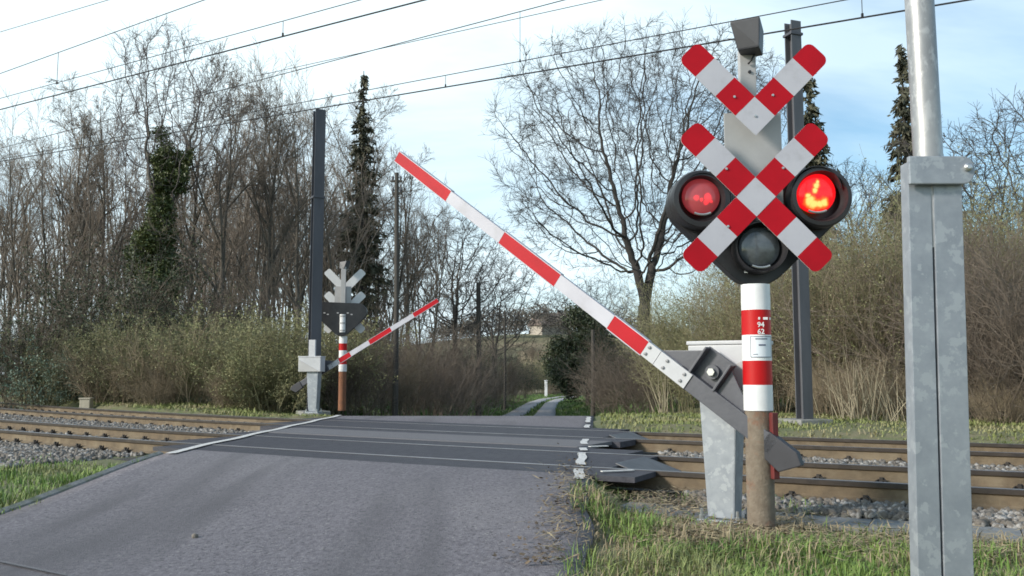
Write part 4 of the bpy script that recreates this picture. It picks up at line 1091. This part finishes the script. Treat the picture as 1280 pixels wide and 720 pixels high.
for (kd, u, Yd, vt, lab) in (
    (olive[0], 100, 28.5, 398, 'olive budding bush just right of the grey-green bush'),
    (tan[0], 150, 27, 415, 'straw coloured twiggy bush second right of the grey-green bush'),
    (olive[1], 190, 27.5, 385, 'olive budding bush in front of the ivy tree trunk'),
    (tan[1], 235, 26.4, 395, 'straw coloured bush with upright stems right of the ivy tree'),
    (olive[0], 275, 26.8, 375, 'tallest olive budding bush in the middle of the left hedge'),
    (olive[1], 318, 25.6, 388, 'greenest budding bush left of the far barrier'),
    (olive[0], 352, 25.2, 398, 'olive twiggy bush closest left of the far barrier cabinet'),
    (brown[1], 425, 27.0, 395, 'brown twiggy bush behind the far signal'),
    (olive[0], 385, 28.0, 375, 'olive bush behind the dark catenary mast'),
    (brown[0], 36, 30.0, 372, 'brown bush at the far left below the thin trees'),
    (brown[1], 120, 33.0, 330, 'brown thicket bush deep behind the hedge left of the ivy tree'),
    (brown[0], 255, 34.0, 345, 'brown thicket bush deep behind the hedge right of the ivy tree'),
    (brown[1], 330, 33.0, 340, 'brown thicket bush deep behind the hedge left of the dark mast'),
    (tan[0], 480, 30.0, 400, 'straw brown bush at the tall slim utility pole'),
    (brown[0], 535, 33.0, 398, 'broad brown bush on the bank left of the lane'),
    (brown[1], 575, 41.0, 410, 'brown bush on the bank left of the shorter utility pole'),
    (brown[0], 500, 40.0, 360, 'tall brown bush behind the tall slim utility pole'),
    (dark[0], 560, 52.0, 405, 'dark leafy shrub on the bank behind the brown bushes left of the lane'),
    (brown[1], 618, 66.0, 425, 'brown bush between the two farther utility poles'),
    (dark[1], 640, 84.0, 430, 'dark shrub just left of the lane where it curves')):
    put(kd, 'bush', lab, 'shrub', u, Yd, vt, {0: 2.9}.get(0) if kd in olive else 2.6 if kd in tan else 3.3, None, HG if u < 470 else 'bushes on the bank left of the lane')
RG = 'tall scrub along the right side of the railway'
for (kd, u, Yd, vt, H0, lab) in (
    (brown[0], 775, 31, 420, 3.3, 'brown bush right of the lane behind the lower barrier arm'),
    (brown[1], 825, 28, 405, 3.3, 'brown bush behind the near barrier arm holder'),
    (dark[0], 770, 45, 385, 3.6, 'dark leafy shrub behind the brown bush right of the lane'),
    (willow[0], 868, 25, 320, 4.7, 'olive scrub directly left of the signal post'),
    (willow[1], 915, 23, 330, 4.7, 'olive scrub directly behind the signal post'),
    (wiltan[0], 965, 22, 310, 4.7, 'straw coloured scrub between the signal post and grey mast'),
    (willow[0], 1012, 23.5, 262, 4.7, 'olive scrub directly behind the grey catenary mast'),
    (wiltan[0], 1052, 21.0, 262, 4.7, 'straw coloured scrub just right of the grey catenary mast'),
    (willow[1], 1092, 20.4, 238, 4.7, 'olive scrub left of the galvanised mast'),
    (willow[0], 1142, 21.5, 228, 4.7, 'olive scrub directly behind the galvanised mast'),
    (brown[0], 1205, 19.0, 262, 3.3, 'dark brown scrub just right of the galvanised mast'),
    (brown[1], 1250, 17.8, 275, 3.3, 'dark brown scrub second right of the galvanised mast'),
    (brown[0], 1298, 17.2, 250, 3.3, 'dark brown scrub cut by the right picture edge'),
    (willow[1], 1228, 23.5, 205, 4.7, 'tall olive scrub behind the dark brown scrub at right'),
    (willow[0], 1282, 22.0, 190, 4.7, 'tallest olive scrub at the right picture edge'),
    (brown[1], 940, 30, 290, 3.3, 'brown scrub deep behind the signal post'),
    (brown[0], 1070, 28, 250, 3.3, 'brown scrub deep behind the straw coloured scrub')):
    put(kd, 'bush', lab, 'shrub', u, Yd, vt, H0, None, RG)
# low growth in front: bramble rows
for (kd, u, Yd, vt, H0, lab) in (
    (tan[1], 200, 25.6, 455, 2.6, 'low straw coloured bramble at the foot of the left hedge, left one'),
    (tan[0], 290, 24.8, 450, 2.6, 'low straw coloured bramble at the foot of the left hedge, right one'),
    (tan[1], 1090, 18.3, 430, 2.6, 'low pale bramble at the foot of the scrub left of the galvanised mast'),
    (tan[0], 1030, 19.6, 440, 2.6, 'low pale bramble just right of the grey catenary mast'),
    (tan[1], 925, 22, 450, 2.6, 'low pale bramble behind the signal post'),
    (tan[0], 1245, 16.6, 460, 2.6, 'low pale bramble at the foot of the dark scrub at right')):
    put(kd, 'bramble', lab, 'shrub', u, Yd, vt, H0, None, 'low brambles at the foot of the scrub')
# dead stalk clump by the right mast
def stalks(x, y, n, H, label, W=.5, spread=.7):
    z = gz(x, y); rg = np.random.default_rng(int(abs(x * 100)) + 3); L = []
    for k in range(n):
        a = rg.uniform(0, 6.28); t = rg.uniform(.05, spread); p = np.array([rg.normal() * W * .4, rg.normal() * W * .3, -.05]); h = H * rg.uniform(.5, 1.1)
        d = np.array([math.sin(t) * math.cos(a), math.sin(t) * math.sin(a), math.cos(t)]); L.append((np.array([p, p + d * h * .5, p + d * h + np.array([0, 0, -.06 * h])]), np.array([.011, .009, .004])))
    V, Fq = tubes(L, 4); o = npmesh('dry_stalks', V, Fq, M['stalk']); o.location = (x, y, z); tag(o, label, 'dry stalks', 'clumps of dead stalks')
stalks(X_of(1075, 17.6), 17.6, 46, 1.4, 'fan of pale dead stalks right of the grey catenary mast', .6)
stalks(X_of(1120, 17.2), 17.2, 24, 1.1, 'smaller fan of dead stalks left of the galvanised mast', .5)
stalks(X_of(830, 23), 23, 16, 1.5, 'upright dead stalks behind the lower barrier arm', .35, .4)
# far wood, hill bushes and house
def far_wood(name, pts, n, label):
    rg = np.random.default_rng(9); cs = []; rs = []
    for (x, y, h, w) in pts:
        z = gz(x, y)
        for k in range(7): cs.append((x + rg.normal() * w * .3, y + rg.normal() * w * .3, z + h * rg.uniform(.2, .85))); rs.append(w * rg.uniform(.2, .34))
    V, Fq = leafcloud(rg, cs, rs, n, .34); o = npmesh(name, V, Fq, M['twig_far']); tag(o, label, 'wood', kind='stuff')
M['twig_far'] = mat('far_crowns', (.13, .115, .10), (.17, .15, .125), .05, .95)
pts = [(X_of(u, 300 + 40 * math.sin(u)), 300 + 40 * math.sin(u), 7 + 4 * math.sin(u * 1.7), 11) for u in range(560, 860, 11)]
far_wood('far_wood', pts, 26000, 'greyish far-off wood on the skyline above the lane')
hy = 290; hx = X_of(688, hy); hz = gz(hx, hy) - 1.6
root = thing('house', 'far house with brownish gable roof on the hill above the lane', 'house', (hx, hy, hz), .5)
mb = MB(); mb.box((0, 0, 2.0), (11, 8, 4.6)); mb.build('wall', M['wall'], root)
mb = MB(); f = [Vector((-6, -4.6, 4.2)), Vector((-6, 4.6, 4.2)), Vector((-6, 0, 8.4))]; mb.prism(f, [p + Vector((12, 0, 0)) for p in f]); rf = mb.build('roof', M['roof'], root)
mb = MB(); mb.box((3.5, 0.3, 8.6), (.9, .9, 1.6)); mb.build('chimney', M['roof'], rf)
fp = [(X_of(u, Yd), Yd) for u, Yd in ((640, 150), (742, 150), (735, 225), (648, 225))]
V = []; Fs = []
for i in range(9):
    for j in range(9):
        a, b = i / 8, j / 8; x = (fp[0][0] * (1 - a) + fp[1][0] * a) * (1 - b) + (fp[3][0] * (1 - a) + fp[2][0] * a) * b; y = 150 * (1 - b) + 225 * b
        V.append((x, y, gz(x, y) + .12))
Fs = [(i * 9 + j, (i + 1) * 9 + j, (i + 1) * 9 + j + 1, i * 9 + j + 1) for i in range(8) for j in range(8)]
o = npmesh('field', V, Fs, M['field']); o['kind'] = 'structure'
# hedge bushes at the end of the lane
for (kd, u, Yd, vt, lab) in ((olive[0], 668, 128, 448, 'yellowish bush beyond the lane left of the white post'), (olive[1], 697, 131, 440, 'yellowish bush beyond the lane right of the white post'),
                            (dark[0], 652, 122, 452, 'dark bush left of the yellowish bushes beyond the lane'), (dark[1], 716, 118, 445, 'dark bush where the lane disappears to the right'),
                            (brown[0], 690, 118, 478, 'low dark bush behind the white post'), (brown[1], 668, 205, 424, 'far brown bush on the hill left of the house'), (brown[0], 712, 215, 418, 'far brown bush on the hill right of the house'), (olive[1], 690, 225, 428, 'far bush on the hill in front of the house')):
    put(kd, 'bush', lab, 'shrub', u, Yd, vt, 2.9, None, 'bushes beyond the end of the lane')

# ------------------------------------------------------------------ grass, litter
def _blades_marker(): pass
def blades(name, pts, h0, h1, w, material, seed, lean=.5, label=None, cat='grass'):
    r = np.random.default_rng(seed); n = len(pts); pts = np.asarray(pts); a = r.uniform(0, 6.283, n); h = r.uniform(h0, h1, n) * (.55 + .75 * np.clip(fnoise(pts[:, 0], pts[:, 1], 5.0, seed + 70) + .5, 0, 1.3)); ln = r.uniform(.05, lean, n) * h
    d = np.stack([np.cos(a), np.sin(a), 0 * a], 1); b = np.stack([-np.sin(a), np.cos(a), 0 * a], 1); w = w * r.uniform(.6, 1.3, (n, 1)); up = np.array([0, 0, 1.])
    m = pts + d * (ln * .35)[:, None] + up * (h * .6)[:, None]; t = pts + d * ln[:, None] + up * (h * (.95 - .25 * ln / h))[:, None]
    V = np.stack([pts - b * w, pts + b * w, m + b * w * .8, m - b * w * .8, t], 1).reshape(-1, 3)
    o = np.arange(n) * 5
    Fq = np.concatenate([np.stack([o, o + 1, o + 2], 1), np.stack([o, o + 2, o + 3], 1), np.stack([o + 3, o + 2, o + 4], 1)])
    ob = npmesh(name, V, Fq, material); tag(ob, label, cat, None, 'stuff'); return ob
def fnoise(x, y, s, seed):
    r = np.random.default_rng(seed); v = 0
    for k in range(6):
        a = r.uniform(0, 6.28); f = s * r.uniform(.6, 1.8); v = v + np.sin((x * math.cos(a) + y * math.sin(a)) * f + r.uniform(0, 6.28))
    return v / 6
def region(n, x0, x1, y0, y1, cond, seed, clump=1.8, thr=-.5):
    r = np.random.default_rng(seed); x = r.uniform(x0, x1, n); y = r.uniform(y0, y1, n); t, nn = tn(x, y); l, rr = road_edges(y)
    k = cond(x, y, t, nn, l, rr) & (fnoise(x, y, clump, seed) + .4 * fnoise(x, y, clump * 4, seed + 1) > thr + .3 * r.normal(size=n)); x, y = x[k], y[k]
    return np.stack([x, y, ground_z(x, y) - .01], 1)
def nearR(x, y, t, n, l, r):
    q = np.random.default_rng(77).uniform(0, 1, len(x)); d = np.full(len(x), 9.0)
    for b, a in ((BB, .62), (SB, .5), (SB + Vector((-.35, -.28, 0)), .5), (SB + Vector((.3, .1, 0)), .4)): d = np.minimum(d, np.hypot((x - b.x) / a, (y - b.y) / (a * .75)))
    return (x > r - .10 - .16 * fnoise(y * 1.0, x * .3, 4.0, 3)) & (n < -1.38) & ((d > 1) | (q < .16))
blades('grass', region(90000, .1, 5.5, 3.6, 9.3, nearR, 21, 2.4, -.06), .05, .17, .0036, M['grass'], 1, 1.35, 'green verge grass around the signal post')
blades('dry_grass', region(24000, .1, 5.5, 3.6, 9.3, lambda x, y, t, n, l, r: (x > r - .12) & (n < -1.36), 22, 2.6, -.05), .05, .17, .004, M['straw'], 2, 1.3, 'dry straw among the verge grass by the signal post', 'dry grass')
blades('grass', region(12000, .4, 4.5, 6.5, 9.6, lambda x, y, t, n, l, r: (x > r + .05) & (n > -.85) & (n < -.25) & (x < r + 1.9), 29, 3, -.1), .05, .15, .004, M['grass'], 15, .9, 'tufts growing between the rail and cable duct')
blades('grass', region(70000, -12, -3.9, 6, 17, lambda x, y, t, n, l, r: (x < l - .02 + .14 * fnoise(y, x * .3, 4.0, 5)) & (n < -1.2), 23, 1.6, -.2), .04, .13, .006, M['grass'], 3, .9, 'green verge grass left of the road')
blades('grass', region(110000, -14, 16, 10, 27, lambda x, y, t, n, l, r: (n > 6.25) & (n < 12.5) & ((x < l - .15) | (x > r + .15)), 24, 1.3, -.45), .03, .11, .011, M['grass_far'], 4, 1.3, 'pale grass on the bank beyond the tracks')
blades('grass', region(30000, -30, -6, 18, 36, lambda x, y, t, n, l, r: (n > 6.25) & (n < 9) & (x < l - .15), 28, 1.3, -.4), .04, .15, .014, M['grass_far'], 14, 1.0, 'pale grass at the foot of the left hedge')
blades('grass', region(60000, -12, 20, 27, 125, lambda x, y, t, n, l, r: ((x < l) & (x > l - 6)) | ((x > r) & (x < r + 7)) | (abs(x - (l + r) / 2) < .25), 25, .5, -.6), .1, .3, .03, M['grass_lane'], 5, .8, 'green grass beside the lane')
# litter: short dead leaves and stems lying about
def litter(name, pts, L, w, material, seed, label):
    r = np.random.default_rng(seed); n = len(pts); a = r.uniform(0, 6.28, n); e = r.normal(size=n) * .25; l = L * r.uniform(.4, 1.3, n)
    d = np.stack([np.cos(a), np.sin(a), e], 1) * l[:, None]; b = np.stack([-np.sin(a), np.cos(a), r.normal(size=n) * .3], 1) * w; c = np.asarray(pts) + np.array([0, 0, .05]) + r.uniform(0, .03, (n, 1)) * np.array([0, 0, 1])
    V = np.stack([c - d, c + b, c + d, c - b], 1).reshape(-1, 3); o = npmesh(name, V, np.arange(4 * n).reshape(-1, 4), material); tag(o, label, 'litter', None, 'stuff')
def blob(n, spots, seed):
    r = np.random.default_rng(seed); P_ = []
    for (u, v, su, sv, k) in spots:
        for _ in range(int(n * k)):
            p = ground_at(u + r.normal() * su, min(719, v + r.normal() * sv), -.25); P_.append((p.x, p.y, gz(p.x, p.y)))
    return np.array(P_)
litter('leaf_litter', blob(1, [(905, 680, 45, 9, 1300), (850, 642, 30, 9, 600), (712, 650, 18, 22, 200), (694, 690, 14, 22, 90), (985, 664, 24, 7, 350), (1060, 690, 70, 12, 1100), (1215, 700, 40, 10, 500), (790, 632, 40, 9, 350)], 31), .065, .0045, M['straw'], 32, 'pale dead stems lying round the signal post')
litter('leaf_litter', blob(1, [(708, 650, 14, 25, 260), (690, 692, 16, 24, 170), (905, 680, 50, 12, 500), (850, 642, 34, 9, 350), (655, 708, 22, 8, 40)], 33), .02, .012, M['litter'], 34, 'brown dead leaves along the road edge')

# ------------------------------------------------------------------ sky, sun, camera
SUN_EL, SUN_AZ = R(26), R(244)      # azimuth measured clockwise from +Y: behind the camera, to the left
w = bpy.data.worlds.new('World'); SC.world = w; w.use_nodes = True
nt = w.node_tree; N = nt.nodes; L = nt.links; bg = N['Background']
sky = N.new('ShaderNodeTexSky'); sky.sky_type = 'NISHITA'; sky.sun_disc = False; sky.sun_elevation = SUN_EL; sky.sun_rotation = SUN_AZ; sky.air_density = 1.0; sky.dust_density = 1.5; sky.ozone_density = 1.0
tc = N.new('ShaderNodeTexCoord'); sx = N.new('ShaderNodeSeparateXYZ'); L.new(tc.outputs['Generated'], sx.inputs[0])
mz = N.new('ShaderNodeMath'); mz.operation = 'MAXIMUM'; L.new(sx.outputs['Z'], mz.inputs[0]); mz.inputs[1].default_value = 0.0
ma = N.new('ShaderNodeMath'); ma.operation = 'ADD'; L.new(mz.outputs[0], ma.inputs[0]); ma.inputs[1].default_value = .25
dv = N.new('ShaderNodeVectorMath'); dv.operation = 'DIVIDE'; L.new(tc.outputs['Generated'], dv.inputs[0])
cb = N.new('ShaderNodeCombineXYZ')
for i in range(3): L.new(ma.outputs[0], cb.inputs[i])
L.new(cb.outputs[0], dv.inputs[1])
mp = N.new('ShaderNodeMapping'); mp.inputs['Scale'].default_value = (.55, 1.0, 1); mp.inputs['Location'].default_value = (.9, .35, 0); mp.inputs['Rotation'].default_value = (0, 0, .35); L.new(dv.outputs[0], mp.inputs['Vector'])
nz = N.new('ShaderNodeTexNoise'); nz.inputs['Scale'].default_value = 1.1; nz.inputs['Detail'].default_value = 7; nz.inputs['Roughness'].default_value = .55; nz.inputs['Distortion'].default_value = .4; L.new(mp.outputs[0], nz.inputs['Vector'])
mr = N.new('ShaderNodeMapRange'); mr.inputs['From Min'].default_value = .34; mr.inputs['From Max'].default_value = .62; mr.inputs['To Min'].default_value = .22; mr.inputs['To Max'].default_value = 1.0; L.new(nz.outputs['Fac'], mr.inputs['Value'])
mx = N.new('ShaderNodeMix'); mx.data_type = 'RGBA'; ctr = at(400, 150, 10) - Vector((0, 0, CZ)); ctr.normalize()
nv = N.new('ShaderNodeVectorMath'); nv.operation = 'NORMALIZE'; L.new(tc.outputs['Generated'], nv.inputs[0])
dp = N.new('ShaderNodeVectorMath'); dp.operation = 'DOT_PRODUCT'; L.new(nv.outputs[0], dp.inputs[0]); dp.inputs[1].default_value = ctr
m3 = N.new('ShaderNodeMapRange'); m3.interpolation_type = 'SMOOTHSTEP'; m3.inputs['From Min'].default_value = .84; m3.inputs['From Max'].default_value = .99; m3.inputs['To Min'].default_value = -.38; m3.inputs['To Max'].default_value = .34; L.new(dp.outputs['Value'], m3.inputs['Value'])
ad = N.new('ShaderNodeMath'); ad.operation = 'ADD'; ad.use_clamp = True; L.new(mr.outputs[0], ad.inputs[0]); L.new(m3.outputs[0], ad.inputs[1])
L.new(ad.outputs[0], mx.inputs[0]); tn_ = N.new('ShaderNodeMix'); tn_.data_type = 'RGBA'; tn_.blend_type = 'MULTIPLY'; tn_.inputs[0].default_value = 1.0; L.new(sky.outputs[0], tn_.inputs[6]); tn_.inputs[7].default_value = (1.15, 1.48, 1.55, 1)
L.new(tn_.outputs[2], mx.inputs[6]); mx.inputs[7].default_value = (8.6, 10.3, 11.0, 1)
L.new(mx.outputs[2], bg.inputs['Color']); bg.inputs['Strength'].default_value = .085
su = bpy.data.lights.new('sun', 'SUN'); su.energy = 2.8; su.angle = R(9); su.color = (1, .93, .84)
so = bpy.data.objects.new('sun', su); COL.objects.link(so)
sd = Vector((math.sin(SUN_AZ) * math.cos(SUN_EL), math.cos(SUN_AZ) * math.cos(SUN_EL), math.sin(SUN_EL))); so.rotation_euler = sd.to_track_quat('Z', 'Y').to_euler(); so.location = sd * 50

cam = bpy.data.cameras.new('camera'); cam.sensor_width = 36; cam.lens = 36 * F / 1280; cam.clip_end = 6000; cam.clip_start = .05
co = bpy.data.objects.new('camera', cam); COL.objects.link(co); co.location = (0, 0, CZ); co.rotation_euler = (math.pi / 2 + PITCH, 0, 0); SC.camera = co
vs = SC.view_settings; vs.view_transform = 'Standard'; vs.look = 'None'; vs.exposure = .5; vs.gamma = 1
try: vs.use_curve_mapping = False
except Exception: pass
cy = SC.cycles; cy.use_denoising = True; cy.max_bounces = 6; cy.diffuse_bounces = 3; cy.glossy_bounces = 3; cy.transparent_max_bounces = 4; cy.filter_width = 1.7
